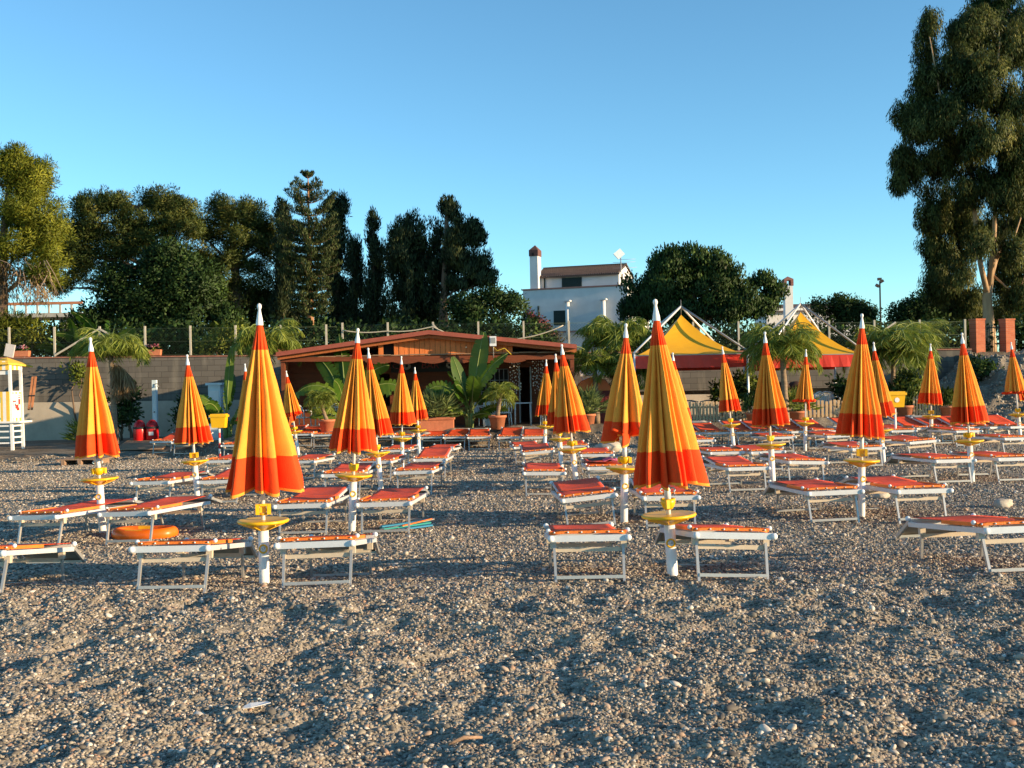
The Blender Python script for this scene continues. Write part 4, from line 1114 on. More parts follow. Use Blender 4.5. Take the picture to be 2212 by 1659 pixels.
# ------------------------------------------------------------------ white house behind
def house():
    YH = 75.0; k = YH / F; th = R(19)
    o = at(1132, 760, YH)
    t = thing('white_house', 'white flat-fronted house with tiled upper storey behind the trees', 'house', (o.x, YH, 2.4), -th)
    z = lambda v, u=1240: at(u, v, YH).z - 2.4
    W = 218 * k / math.cos(th); D = 7.0
    px = lambda u: (u - 1132) * k / math.cos(th)
    m = MB().box((W / 2, D / 2, z(626) / 2), (W, D, z(626)))
    m.build('lower_storey', HWALL, t)
    MB().box((W / 2, D / 2, z(626) + .06), (W + .12, D + .12, .1)).build('parapet_coping', M('pink_coping', (.36, .18, .14), .8, .15, 3), t)
    zp, ze, zr = z(628), z(594), z(571)
    ux0, ux1 = px(1152), px(1326); y0 = 1.0; dep = 4.2
    m = MB(); vs = [(ux0, y0, zp), (ux1, y0, zp), (ux1, y0 + dep, zp), (ux0, y0 + dep, zp), (ux0, y0, ze), (ux1, y0, ze), (ux1, y0 + dep, ze), (ux0, y0 + dep, ze), (ux0, y0 + dep / 2, zr - .12), (ux1, y0 + dep / 2, zr - .12)]
    m.add(vs, [(0, 1, 5, 4), (2, 3, 7, 6), (1, 2, 6, 9, 5), (3, 0, 4, 8, 7)]); m.build('upper_storey', HWALL, t)
    m = MB(); n = 40; rows = []
    for sgn in (0, 1):
        vs = []
        ya, yb_ = (y0 - .25, y0 + dep / 2) if sgn == 0 else (y0 + dep + .25, y0 + dep / 2)
        za = ze - .05
        N2 = 160; K = 8
        for i in range(N2 + 1):
            x = ux0 - .12 + (ux1 - ux0 + .24) * i / N2
            for j in range(K + 1):
                f = j / K; vs.append((x, ya + (yb_ - ya) * f, za + (zr - za) * f + .045 * math.sin(i * math.pi / 2) + .02 * (j % 2)))
        m.add(vs, [(i * (K + 1) + j, (i + 1) * (K + 1) + j, (i + 1) * (K + 1) + j + 1, i * (K + 1) + j + 1) for i in range(N2) for j in range(K)], 0, False)
    m.box(((ux0 + ux1) / 2, y0 + dep / 2, zr + .03), (ux1 - ux0 + .2, .22, .12)); m.box(((ux0 + ux1) / 2, y0 - .23, ze - .1), (ux1 - ux0 + .2, .08, .1))
    rf = m.build('roof', TILE, t)
    def win(u0, u1, v0, v1, y, nm='window'):
        f = MB().box(((px(u0) + px(u1)) / 2, y - .02, (z(v0) + z(v1)) / 2), (px(u1) - px(u0), .06, z(v0) - z(v1))).build(nm, GREENS, t)
        m = MB(); a, b, zz0, zz1 = px(u0), px(u1), z(v1), z(v0); kk = 9
        for i in range(kk): m.box(((a + b) / 2, y - .06, zz0 + (zz1 - zz0) * (i + .5) / kk), (b - a - .08, .03, (zz1 - zz0) / kk * .6))
        m.build('louvres', GREENS, f)
    win(1207, 1249, 600, 625, y0); win(1197, 1224, 672, 703, 0.0); win(1333, 1346, 666, 700, 0.0)
    ch = MB().box((px(1153), .75, (z(628) + z(551)) / 2), (18 * k, .75, z(551) - z(628))).build('chimney', HWALL, t)
    m = MB(); zc0, zc1, w2 = z(551), z(538), 20.5 * k / 2; c = px(1153)
    m.box((c, .75, (zc0 + zc1) / 2), (2 * w2, .85, zc1 - zc0))
    m.add([(c - w2, .32, zc1), (c + w2, .32, zc1), (c + w2, 1.18, zc1), (c - w2, 1.18, zc1), (c, .75, z(526))], [(0, 1, 4), (1, 2, 4), (2, 3, 4), (3, 0, 4), (3, 2, 1, 0)])
    m.build('chimney_cap', M('dull_red_brick', (.13, .06, .05), .9, .25, 6), ch)
    MB().box((c - .02, .31, z(547)), (.13, .03, .2)).build('flue_opening', DARK, ch)
    m = MB(); m.tube([(px(1170), y0 - .06, z(628)), (px(1170), y0 - .06, ze)], .05, 8).tube([(px(1165), -.06, z(700)), (px(1165), -.06, z(660))], .06, 8)
    m.build('drainpipe', GREENS, t)
    for u in (1229, 1303):
        m = MB().tube([(px(u), -.35, z(735)), (px(u), -.35, z(655))], .15, 14).box((px(u), -.35, z(653)), (.46, .46, .1)); m.build('column', HWALL, t)
    MB().box((W / 2, -.35, z(718)), (W, .2, .12)).build('balcony_rail', M('pink_coping2', (.36, .18, .14), .8, .15, 3), t)
    p = at(1341, 560, YH - 1)
    a = thing('satellite_dish', 'square satellite dish and aerial mast at the right end of the house', 'aerial', (p.x, p.y, 2.4))
    zz = lambda v: at(1341, v, YH - 1).z - 2.4
    MB().tube([(0, 0, zz(640)), (0, 0, zz(550))], .035, 8).build('mast', GREY, a)
    d = MB().box((0, 0, 0), (.62, .08, .52)).build('dish', LBLUE, a); d.location = (-.12, -.1, zz(549)); d.rotation_euler = (R(-15), R(-38), R(15))
    m = MB()
    for v, l, r in ((567, -.55, 1.0), (561, -.1, 1.0), (579, -.55, 1.1)): m.tube([(l, 0, zz(v)), (r, 0, zz(v) + .03)], .012, 5)
    m.build('aerial_rods', GREY, a)
house()

def far_bits():
    p = at(1703, 680, 85); k = 85 / F
    t = thing('distant_chimney', 'grey chimney tower with arched red top rising beyond the right tent', 'chimney', (p.x, 85, 2.4))
    z = lambda v: at(1703, v, 85).z - 2.4
    MB().box((0, 0, z(618) / 2), (17 * k, .7, z(618))).build('shaft', HWALL, t)
    m = MB(); w2 = 10 * k; a, b = z(618), z(606)
    for s in (-1, 1): m.box((s * w2 * .72, 0, (a + b) / 2), (w2 * .56, .75, b - a))
    m.box((0, 0, b + .04), (2 * w2, .75, .1)).add([(-w2, -.38, b + .09), (w2, -.38, b + .09), (w2, .38, b + .09), (-w2, .38, b + .09), (0, 0, z(597))], [(0, 1, 4), (1, 2, 4), (2, 3, 4), (3, 0, 4)])
    m.build('cap', M('dull_red_brick2', (.24, .11, .09), .9, .2, 6), t)
    m = MB(); q = at(1730, 675, 86)
    o = thing('distant_house', 'low house roof seen behind the right yellow tent and dark bush', 'house', (q.x, 86, 2.4))
    zz = at(1730, 660, 86).z - 2.4
    MB().box((1.2, 2, zz * .48), (8.0, 4, zz * .96)).build('wall', HWALL, o)
    MB().add([(-3.0, -.4, zz - .5), (5.6, -.4, zz - .5), (5.6, 4.4, zz - .5), (-3.0, 4.4, zz - .5), (-3.0, 2, zz + .25), (5.6, 2, zz + .25)], [(0, 1, 5, 4), (2, 3, 4, 5), (1, 2, 5), (3, 0, 4), (3, 2, 1, 0)]).build('roof', TILE, o)
    p = at(1902, 680, 70)
    t = thing('floodlight_mast', 'tall thin floodlight mast against the sky at right', 'lamp', (p.x, 70, 2.4))
    z = lambda v: at(1898, v, 70).z - 2.4
    MB().tube([(0, 0, 0), (0, 0, z(607))], [.08, .05], 8).build('mast', GREENS, t)
    for dx, v, r in ((-.16, 617, .5), (.12, 608, -.5), (-.02, 603, 0)):
        MB().box((dx, 0, z(v)), (.24, .18, .17), 0, Matrix.Rotation(r, 3, 'Y')).build('lamp_head', BLACK, t)
    t = thing('viaduct', 'concrete road viaduct with red-topped railing far behind at left', 'bridge', (at(80, 690, 95).x, 95, 2.4))
    z = lambda v: at(80, v, 95).z - 2.4
    k = 95 / F
    MB().box((0, 0, z(685)), (240 * k, 5, 9 * k)).build('deck', CONC, t)
    m = MB()
    for i in range(9): m.box((-95 * k + i * 24 * k, -2.2, (z(680) + z(661)) / 2), (.16, .16, z(661) - z(680)))
    m.build('railing_posts', CONC, t)
    MB().box((0, -2.2, z(660)), (240 * k, .2, .25)).build('railing', M('rusty_rail', (.40, .16, .08), .7, .2, 2), t)
    for i in (-70, 75): MB().box((i * k, 0, z(700) / 2), (1.2, 2.5, z(688))).build('pier', CONC, t)
far_bits()

# ------------------------------------------------------------------ brick gate pillars, gate, posts and small things on the terrace
def gate():
    YG = 41.5; k = YG / F
    bm = block_mat('red_brick', (.42, .12, .06), (.50, .16, .08), (.34, .24, .18), .25, .075, .1)
    for u, lab in ((2112, 'left brick gate pillar at the top of the rubble slope'), (2176, 'right brick gate pillar, beside the trees at the edge')):
        p = at(u, 768, YG); top = at(u, 692, YG).z
        t = thing('brick_pillar', lab, 'pillar', (p.x, YG, 2.2), R(14), 'brick gate pillars')
        MB().box((0, 0, (top - 2.2) / 2), (.40, .40, top - 2.2)).build('shaft', bm, t)
        MB().box((0, 0, top - 2.2 + .03), (.44, .44, .06)).build('cap', bm, t)
    p = at(2144, 768, YG + .1); top = at(2144, 702, YG).z - 2.3
    t = thing('iron_gate', 'dark iron bar gate between the brick pillars', 'gate', (p.x, YG + .1, 2.3))
    m = MB()
    for i in range(9): m.tube([(-.36 + i * .09, 0, .05), (-.36 + i * .09, 0, top)], .011, 6)
    m.build('bars', GREENS, t)
    MB().box((0, 0, .12), (.8, .03, .04)).box((0, 0, top - .1), (.8, .03, .04)).build('cross_rails', GREENS, t)
gate()

def post_things():
    for u, v0, v1, Y, m, lab in ((474, 897, 990, 28.5, None, 'yellow lidded litter bin on a red and white post at left'), (1934, 849, 962, 28.0, WHITE, 'yellow lidded litter bin with white round emblem on a white post at right')):
        p = onground(u + 1, v1); a = at(u, v0, p.y)
        t = thing('litter_bin', lab, 'bin', (p.x, p.y, p.z), 0, 'yellow bins on posts')
        h = a.z - p.z
        MB().box((0, 0, h - .20), (.36, .28, .30), 0, None, 1.14).build('bin_body', YPLAST, t)
        l = MB().box((0, 0, h - .02), (.48, .36, .06)).box((0, 0, h + .025), (.42, .30, .03)); l.build('lid', YPLAST, t)
        if m is None:
            q = MB()
            for i in range(6): q.tube([(0, 0, (h - .35) * i / 6 - .05 * (i == 0)), (0, 0, (h - .35) * (i + 1) / 6)], .03, 10, i % 2)
            q.build('post', [M('red_paint', (.6, .04, .03), .5), WHITE], t)
        else:
            MB().tube([(0, 0, -.1), (0, 0, h - .34)], .028, 10).build('post', WHITE, t)
            MB().add([(.06 * math.cos(i * .3), -.158, h - .17 + .06 * math.sin(i * .3)) for i in range(21)], [tuple(range(21))]).build('emblem', WHITE, t)
    # shower post
    p = onground(336, 948); p = at(336, 930, 38.0)
    zb = gz(p.x, 38.0, True); h = at(335, 821, 38).z - zb
    t = thing('shower_post', 'pale blue-white square shower post in front of the shaded wall', 'shower', (p.x, 38, zb))
    MB().box((0, 0, h / 2), (.15, .15, h)).build('column', LBLUE, t)
    MB().tube([(0, -.08, h - .15), (.12, -.12, h - .12), (.16, -.14, h - .2)], .014, 8).lathe([(0, h - .2), (.04, h - .21), (.045, h - .23), (0, h - .235)], 12, (.16, -.14, 0)).build('shower_head', GREY, t)
    MB().ball((0, -.09, 1.0), .03, 8).build('tap', GREY, t)
    # red rescue floats
    for u, lab in ((302, 'left one of two upright red rounded rescue floats with dark strap by the ramp'), (329, 'right one of two upright red rounded rescue floats, pale emblem on it, by the ramp')):
        p = at(u, 938, 37.2); zb = gz(p.x, 37.2, True)
        t = thing('rescue_float', lab, 'rescue float', (p.x, 37.2, zb), 0, 'red rescue floats'); h = .78
        MB().lathe([(0, 0), (.19, .0), (.21, .1), (.215, .35), (.21, .5), (.175, .65), (.09, .75), (0, .78)], 20).build('body', REDP, t)
        MB().lathe([(.213, .46), (.222, .47), (.222, .53), (.205, .54)], 20).build('strap', BLACK, t)
        if u > 320: MB().box((.03, -.215, .3), (.16, .012, .12)).build('emblem', WHITE, t)
    # pale panel in the shade
    p = at(464, 912, 37); zb = gz(p.x, 37, True); h = at(464, 832, 37).z - zb
    t = thing('changing_cabin', 'narrow pale blue-white cabin half hidden by banana leaves at left', 'cabin', (p.x, 37, zb))
    MB().box((0, .3, h / 2), (.42, .6, h)).build('walls', LBLUE, t)
    MB().box((0, .3, h + .04), (.56, .75, .08)).build('roof', LBLUE, t)
    MB().box((0, -.012, h * .47), (.32, .02, h * .86)).build('door', WPLAST, t)
    # leaning oars
    t = thing('wooden_oars', 'pair of wooden oars strapped together leaning on the wall by the lifeguard tower', 'oars', at(62, 885, 39.8))
    top = at(69, 814, 40.6); b = at(60, 885, 39.8); d = top - b
    for s in (0, 1):
        off = Vector((.11 * s, 0, 0)); MB().bar(off, off + d, .075, .05).build('oar', M('varnished_wood%d' % s, (.42, .17, .07), .5, .2, 4), t)
    MB().box(d * .42 + Vector((.055, -.03, 0)), (.24, .06, .05)).build('strap', BLACK, t)
post_things()

def lifeguard_tower():
    Y = 35.5; k = Y / F
    c = at(14, 962, Y); zb = gz(c.x, Y, True)
    t = thing('lifeguard_tower', 'white lifeguard tower with yellow and white striped panels and posters', 'lifeguard tower', (c.x, Y, zb))
    z = lambda v: at(20, v, Y).z - zb
    X = lambda u: (at(u, 860, Y).x - c.x)
    x0, x1 = X(-34), at(45, 860, Y + .52).x - c.x; D = .95; xm = X(22)
    for x, y in ((x0, 0), (xm, 0), (x1, D * .55), (x0, D)):
        MB().bar((x + (.05 if x > 0 else -.05), y, -.1), (x, y, z(790)), .085, .085).build('leg', WHITE, t)
    m = MB()
    for i, v in enumerate((957, 945, 932, 920)): m.bar((xm, 0, z(v)), (x1, D * .55, z(v)), .05, .05); m.bar((xm, 0, z(v)), (x0, 0, z(v)), .05, .05)
    m.build('rungs', WHITE, t)
    SY = M('yellow_stripe_paint', (.80, .50, .06), .5, .06, 4)
    def panel(a, b, z0, z1, n, nm):
        m = MB(); d = (Vector(b) - Vector(a)); nrm = Vector((d.y, -d.x, 0)).normalized()
        for i in range(n):
            p, q = Vector(a) + d * (i / n), Vector(a) + d * ((i + 1) / n)
            vs = [Vector((r.x, r.y, zz)) + nrm * off for off in (.02, -.01) for r, zz in ((p, z0), (q, z0), (q, z1), (p, z1))]
            m.add(vs, [(0, 1, 2, 3), (7, 6, 5, 4), (0, 4, 5, 1), (3, 2, 6, 7), (0, 3, 7, 4), (1, 5, 6, 2)], i % 2)
        return m.build(nm, [WHITE, SY], t)
    A, B, C = (x0, -.05, 0), (xm, -.05, 0), (x1, D * .5, 0)
    panel(A, B, z(915), z(846), 8, 'striped_panel'); panel(B, C, z(915), z(846), 6, 'striped_panel'); panel(A, B, z(799), z(780), 8, 'striped_fascia'); panel(B, C, z(799), z(784), 5, 'striped_fascia')
    def poster(a, b, z0, z1, mats, cells, nm, off=.035):
        a, b = Vector(a), Vector(b); d = b - a; nrm = Vector((d.y, -d.x, 0)).normalized(); m = MB()
        for (f0, f1, g0, g1, mi, lift) in cells:
            vs = [a + d * f + Vector((0, 0, z0 + (z1 - z0) * g)) + nrm * (off + lift) for f, g in ((f0, g0), (f1, g0), (f1, g1), (f0, g1))]
            m.add(vs, [(0, 1, 2, 3)], mi)
        m.build(nm, mats, t)
    PB = M('poster_blue', (.12, .42, .55), .5, .1, 6); PG = M('poster_grey', (.35, .36, .42), .5, .5, 20); PR = M('poster_red', (.62, .05, .04), .5, .1, 6); PD = M('poster_dark', (.12, .04, .04), .6, .1, 6)
    poster((x0 + .15, -.05, 0), (xm - .28, -.05, 0), z(912), z(858), [PB, PG, WHITE], [(0, 1, 0, 1, 0, 0), (0, 1, .18, .78, 2, .004), (0.0, .95, .25, .7, 1, .008), (0, 1, .0, .1, 2, .004)], 'poster')
    a, b = Vector(B), Vector(C); d = b - a
    poster(a + d * .06, a + d * .95, z(903), z(851), [WHITE, PR, PD], [(0, 1, 0, 1, 0, 0), (.74, .95, .55, .78, 1, .004), (.74, .95, .82, .86, 1, .004), (.74, .95, .9, .93, 1, .004), (.12, .5, .66, .72, 1, .004), (.14, .22, .48, .66, 2, .004), (.42, .75, .38, .55, 1, .006), (.55, .85, .3, .42, 1, .004), (.36, .46, .5, .6, 2, .006)], 'poster')
    m = MB(); ov = .16
    for p, q in (((x0 - ov, -.3), (X(59), D * .3)),):
        vs = [(x0 - ov, -.18, z(784)), (xm + .05, -.18, z(784)), (x1 + .12, D * .45, z(787)), (x1 + .1, D + .3, z(790)), (x0 - ov, D + .3, z(786))]
        apx = (X(2), D / 2, z(771))
        vs += [(a_, b_, c_ - .05) for a_, b_, c_ in vs]; vs.append(apx)
        m.add(vs, [(0, 1, 10), (1, 2, 10), (2, 3, 10), (3, 4, 10), (4, 0, 10), (9, 8, 7, 6, 5)] + [(5 + i, 5 + (i + 1) % 5, (i + 1) % 5, i) for i in range(5)])
    m.build('roof', SY, t)
    q = MB().box((X(20), .1, z(757)), (.30, .06, .42), 0, Matrix.Rotation(R(12), 3, 'Y')).build('loudspeaker', M('pale_grey_board', (.55, .5, .47), .7), t)
    MB().box((0, D * .4, z(912)), (x1 - x0, D, .06)).build('floor', WHITE, t)
    MB().bar((X(40), D * .2, z(815)), (X(42), D * .2, z(830)), .05, .04).build('radio', WHITE, t)
    m = MB().bar((x0, .02, z(805)), (xm, .02, z(805)), .05, .12); m.build('lintel', WHITE, t)
    MB().bar((xm, .0, z(846)), (x1, D * .5, z(846)), .06, .04).build('sill', WHITE, t)
lifeguard_tower()

# ------------------------------------------------------------------ plastic chairs, tables, picket fences, orange booth
def chair(u, v, Y, rz, label, mat=WPLAST, back=True):
    p = at(u, v, Y); zb = gz(p.x, Y, True)
    t = thing('plastic_chair', label, 'chair', (p.x, Y, zb), R(rz), 'terrace chairs')
    MB().box((0, 0, .43), (.44, .44, .03)).build('seat', mat, t)
    for x in (-.2, .2):
        for y in (-.2, .2): MB().tube([(x * 1.15, y * 1.15, 0), (x, y, .43)], .018, 8).build('leg', mat, t)
    m = MB(); n = 14; pts = [(-.23, .2, .42)] + [(.23 * math.cos(math.pi - math.pi * i / n), .24 + .05 * math.sin(math.pi * i / n), .58 + .27 * math.sin(math.pi * i / n)) for i in range(n + 1)] + [(.23, .2, .42)]
    m.tube(pts, .02, 8)
    for i in range(5): x = -.14 + .07 * i; m.bar((x, .22, .43), (x, .26, .80 - abs(x) * .4), .035, .012)
    m.build('backrest', mat, t)
    for s in (-1, 1): MB().tube([(s * .22, .22, .66), (s * .25, 0, .66), (s * .25, -.2, .62), (s * .22, -.2, .43)], .018, 8).build('armrest', mat, t)
    return t
def table(u, v, Y, label, r=.4, square=True):
    p = at(u, v, Y); zb = gz(p.x, Y, True)
    t = thing('plastic_table', label, 'table', (p.x, Y, zb), 0, 'terrace tables')
    MB().box((0, 0, .72), (2 * r, 2 * r, .03)).build('tabletop', WPLAST, t)
    for x in (-1, 1):
        for y in (-1, 1): MB().tube([(x * r * .85, y * r * .85, 0), (x * r * .8, y * r * .8, .71)], .022, 8).build('leg', WPLAST, t)
chair(652, 925, 34.4, 160, 'pale chair just right of the umbrella peeping beside the wide one')
chair(733, 925, 34.8, 20, 'pale chair behind the round pot with the small date palm, left of the tall umbrella', )
table(708, 925, 35.2, 'pale table behind the small potted date palm left of the tall umbrella')
chair(1040, 925, 34.6, 60, 'white chair seen side-on behind the large banana plant')
chair(1088, 925, 34.6, 190, 'white round-backed chair right of the small potted date palm at the bar')
chair(1185, 925, 34.6, 170, 'white chair behind the farthest clustered umbrella')
table(1130, 925, 34.9, 'white table in front of the dark bar doorway', .30)
def folded_table():
    p = at(1059, 925, 34.9); zb = gz(p.x, 34.9, True)
    t = thing('folded_white_table', 'white folded table standing on edge behind the small potted date palm at the bar', 'table', (p.x, 34.9, zb))
    MB().box((0, 0, .42), (.42, .05, .82)).build('tabletop', WPLAST, t)
    MB().box((.03, -.03, .84), (.2, .08, .05)).build('cover', M('dark_teal_cover', (.03, .12, .13)), t)
folded_table()
CG = M('grey_plastic', (.28, .29, .30), .5)
for u, rz, lab, m in ((1493, 70, 'grey chair behind the picket fence, beside the big pleated canopy', CG), (1530, 250, 'grey chair at the picket fence, left of the folded umbrella before the left tent', CG),
                      (1760, 200, 'white chair just right of the umbrella with rolled-up hem', WPLAST), (1790, 150, 'white chair in the middle of the group under the right tent', WPLAST), (1812, 100, 'white chair under the right end of the right tent', WPLAST)):
    chair(u, 915, 35.0, rz, lab, m)
table(1776, 915, 35.8, 'white table among the chairs under the right tent')

def picket(u0, u1, v, Y, h, label, gap):
    a, b = at(u0, v, Y), at(u1, v, Y); zb = gz((a.x + b.x) / 2, Y, True)
    t = thing('picket_fence', label, 'fence', ((a.x + b.x) / 2, Y, zb), 0, 'low wooden fences')
    n = int((b.x - a.x) / gap); m = MB(); rng = random.Random(int(u0))
    for i in range(n + 1):
        x = a.x + (b.x - a.x) * i / n - (a.x + b.x) / 2; hh = h * rng.uniform(.93, 1.05)
        m.box((x, 0, hh / 2), (gap * .62, .025, hh), 0, Matrix.Rotation(rng.uniform(-.02, .02), 3, 'Y'))
    m.build('pickets', PICKET, t)
    MB().box((0, .03, h * .75), (b.x - a.x, .03, .06)).box((0, .03, h * .25), (b.x - a.x, .03, .06)).build('rails', PICKET, t)
picket(1484, 1622, 915, 33.0, .66, 'pale picket fence below the left yellow tent', .10)
picket(1690, 1830, 915, 33.0, .62, 'pale picket fence below the right yellow tent, behind the chairs', .12)
picket(1975, 2052, 912, 32.6, .8, 'slatted bamboo fence with gaps, right of the yellow bin', .085)

def booth():
    p = at(1283, 915, 35.5); zb = gz(p.x, 35.5, True)
    t = thing('orange_booth', 'rounded orange-topped booth beside the bar, behind the clustered umbrellas', 'booth', (p.x, 35.5, zb))
    m = MB(); n = 16; w_ = .55; o = []
    for i in range(n + 1):
        a = math.pi * i / n
        for y in (-.4, .4): o.append((-w_ * math.cos(a), y, 1.05 + .45 * math.sin(a)))
    m.add(o, [(2 * i, 2 * i + 2, 2 * i + 3, 2 * i + 1) for i in range(n)], 0, True)
    m.add([q for q in o[0::2]], [tuple(range(n + 1))[::-1]]).add([q for q in o[1::2]], [tuple(range(n + 1))])
    m.build('hood', ORANGE, t)
    MB().box((0, 0, .53), (1.08, .8, 1.05)).build('cabinet', M('dark_red_panel', (.16, .02, .015), .6), t)
    p = at(1325, 812, 38.5)
    t = thing('white_awning', 'white canvas awning glimpsed between the palms right of the bar', 'awning', (p.x, 38.5, 1.4))
    MB().box((0, .1, .62), (2.4, .9, .05), 0, Matrix.Rotation(R(24), 3, 'X')).build('canvas', WHITE, t)
    for s in (-1, 1): MB().tube([(s * 1.15, -.3, -1.2), (s * 1.15, -.3, .42)], .025, 8).build('pole', ALU, t)
booth()

# ------------------------------------------------------------------ trees
ZU = 2.3
PINE_Y = leaf_mat('yellow_green_pine', (0.17, 0.20, 0.020), (0.38, 0.38, 0.04), 0.35)
PINE_D = leaf_mat('olive_pine', (0.080, 0.115, 0.024), (0.24, 0.225, 0.05), 0.3)
CYP = leaf_mat('dark_cypress', (0.042, 0.064, 0.024), (0.125, 0.135, 0.045), 0.2)
NORF = leaf_mat('norfolk_green', (0.07, 0.10, 0.032), (0.20, 0.20, 0.06), 0.2)
BROAD = leaf_mat('dark_broadleaf', (0.040, 0.082, 0.020), (0.12, 0.19, 0.04), 0.3)
EUC = leaf_mat('eucalyptus_green', (0.080, 0.108, 0.028), (0.25, 0.235, 0.06), 0.3)
SHRUB = leaf_mat('shrub_green', (0.060, 0.095, 0.014), (0.20, 0.24, 0.04), 0.3)
PALMG = leaf_mat('palm_green', (0.17, 0.22, 0.03), (0.42, 0.43, 0.08), 0.35)
PALMB = leaf_mat('blue_green_fan', (0.12, 0.165, 0.05), (0.34, 0.37, 0.13), 0.35)
DRYF = leaf_mat('dry_fronds', (0.30, 0.20, 0.10), (0.55, 0.40, 0.22), 0.3)
BAN = leaf_mat('banana_leaf', (0.060, 0.125, 0.014), (0.22, 0.30, 0.04), 0.4, 0.35)
REDL = leaf_mat('bougainvillea', (0.06, 0.05, 0.02), (0.42, 0.10, 0.14), 0.3)

def limb(m, a, b, r0, r1, seed, wob=0.06, n=6):
    rng = random.Random(seed); a, b = Vector(a), Vector(b); pts = []; L_ = (b - a).length
    for i in range(n + 1):
        f = i / n; j = 0 if i in (0, n) else wob * L_
        pts.append(a + (b - a) * f + Vector((rng.uniform(-j, j), rng.uniform(-j, j), rng.uniform(-j, j) * .5 + .05 * L_ * math.sin(f * math.pi))))
    m.tube(pts, [r0 + (r1 - r0) * i / n for i in range(n + 1)], 8)

def gaps(cen, seed, s=0.85, th=-0.20):
    k = vnoise(cen[:, 0] + 0.6 * cen[:, 1], cen[:, 2] * 1.15 + 0.35 * cen[:, 1], s, seed) > th
    return cen[k] if k.sum() > 3 else cen

def tree(name, label, cat, Y, trunk, lobes, seed, mat, mode, L, W, per, r, dens=1.0, bark=BARK, tr=(0.3, 0.1), inner=0.45, spread=0.22, base=0.5, sq=(1, 1, 1), group=None, limbs=True, bz=ZU):
    """trunk: pixel points from the ground up; lobes: (u, v, ru, rv, clusters[, depth shift])"""
    tp = [at(u, v, Y) for u, v in trunk]
    tp[0].z = min(tp[0].z, bz)
    O = Vector((tp[0].x, Y, bz))
    t = thing(name, label, cat, O, 0, group)
    m = MB(); n = len(tp)
    m.tube([p - O for p in tp], [tr[0] + (tr[1] - tr[0]) * i / (n - 1) for i in range(n)], 10)
    f = Fol(seed); fine = 0.6; L, W, per, r = L * fine, W * fine, int(per * 2.1), r * 0.85
    for i, lb in enumerate(lobes):
        u, v, ru, rv, nc = lb[:5]; dy = lb[5] if len(lb) > 5 else 0.0
        c, rad = lobe(u, v, ru, rv, Y + dy)
        cen = f.shell(c, rad, max(4, int(nc * dens * 1.45)), inner); cen = gaps(cen, seed)
        f.clusters(cen, r, per, L, W, mode, base, spread, sq)
        if limbs:
            q = min(tp, key=lambda p: (p - Vector(c)).length + (2 if p.z > c[2] else 0))
            limb(m, q - O, Vector(c) - O, tr[1] * .8, .03, seed + i)
    m.build('trunk', bark, t)
    f.build('crown', mat, t, O)
    return t

# left: bright pine at the frame edge
tree('pine_tree', 'bright yellow-green pine at the left edge of the photo', 'tree', 46, [(5, 760), (4, 640), (6, 520), (20, 400)],
     [(30, 352, 46, 38, 70), (70, 385, 45, 40, 60), (-30, 400, 70, 70, 60), (20, 430, 75, 55, 110), (75, 460, 55, 48, 80), (100, 505, 45, 42, 60), (40, 520, 70, 40, 70), (-50, 520, 50, 60, 40), (118, 552, 40, 30, 45), (90, 590, 48, 28, 40), (-20, 580, 45, 30, 20)],
     1, PINE_Y, 'out', 0.30, 0.05, 60, 0.40, 0.8, spread=0.17, base=0.52)
f = Fol(2)
def hang():
    O = at(40, 620, 46); O.z = ZU
    t = thing('dry_branches', 'bare drooping brown twigs hanging under the yellow-green pine at left', 'branches', O)
    m = MB(); rng = random.Random(3)
    for i in range(60):
        a = at(rng.uniform(-20, 110), rng.uniform(555, 600), 46 + rng.uniform(-1, 1)); b = a + Vector((rng.uniform(-.7, .7), rng.uniform(-.4, .4), -rng.uniform(.5, 1.5)))
        m.tube([a - O, (a + b) / 2 - O + Vector((rng.uniform(-.2, .2), 0, .15)), b - O], [.022, .014, .006], 4)
    m.build('twigs', M('grey_brown_twigs', (.26, .19, .14), .9, .2, 4), t)
    f = Fol(4); cen = np.array([[*at(rng.uniform(-20, 110), rng.uniform(575, 650), 46 + rng.uniform(-.8, .8))] for _ in range(150)])
    f.clusters(cen, 0.28, 14, 0.22, 0.03, 'down', 0.4); f.build('dry_needles', DRYF, t, O)
hang()
tree('umbrella_pine', 'broad flat-topped dark pine with leaning trunk, second tree from the left', 'tree', 55, [(336, 760), (332, 660), (326, 590), (322, 520), (300, 450)],
     [(165, 432, 28, 20, 22), (200, 445, 45, 26, 45), (250, 440, 45, 26, 50), (300, 440, 45, 26, 50), (350, 437, 45, 26, 55), (390, 450, 32, 22, 35), (215, 480, 55, 26, 50), (290, 478, 60, 26, 60), (360, 475, 45, 22, 40), (180, 520, 45, 28, 38), (250, 540, 50, 30, 48), (150, 570, 35, 24, 30), (215, 575, 55, 22, 36), (190, 605, 40, 16, 20), (130, 622, 24, 16, 20), (165, 600, 25, 15, 14), (150, 500, 34, 36, 40), (170, 545, 40, 34, 36), (270, 510, 60, 30, 50), (340, 515, 55, 30, 46), (400, 490, 40, 28, 36), (310, 545, 40, 26, 30)],
     11, PINE_D, 'out', 0.30, 0.06, 60, 0.42, 0.72, tr=(0.42, 0.16), spread=0.2, base=0.42)
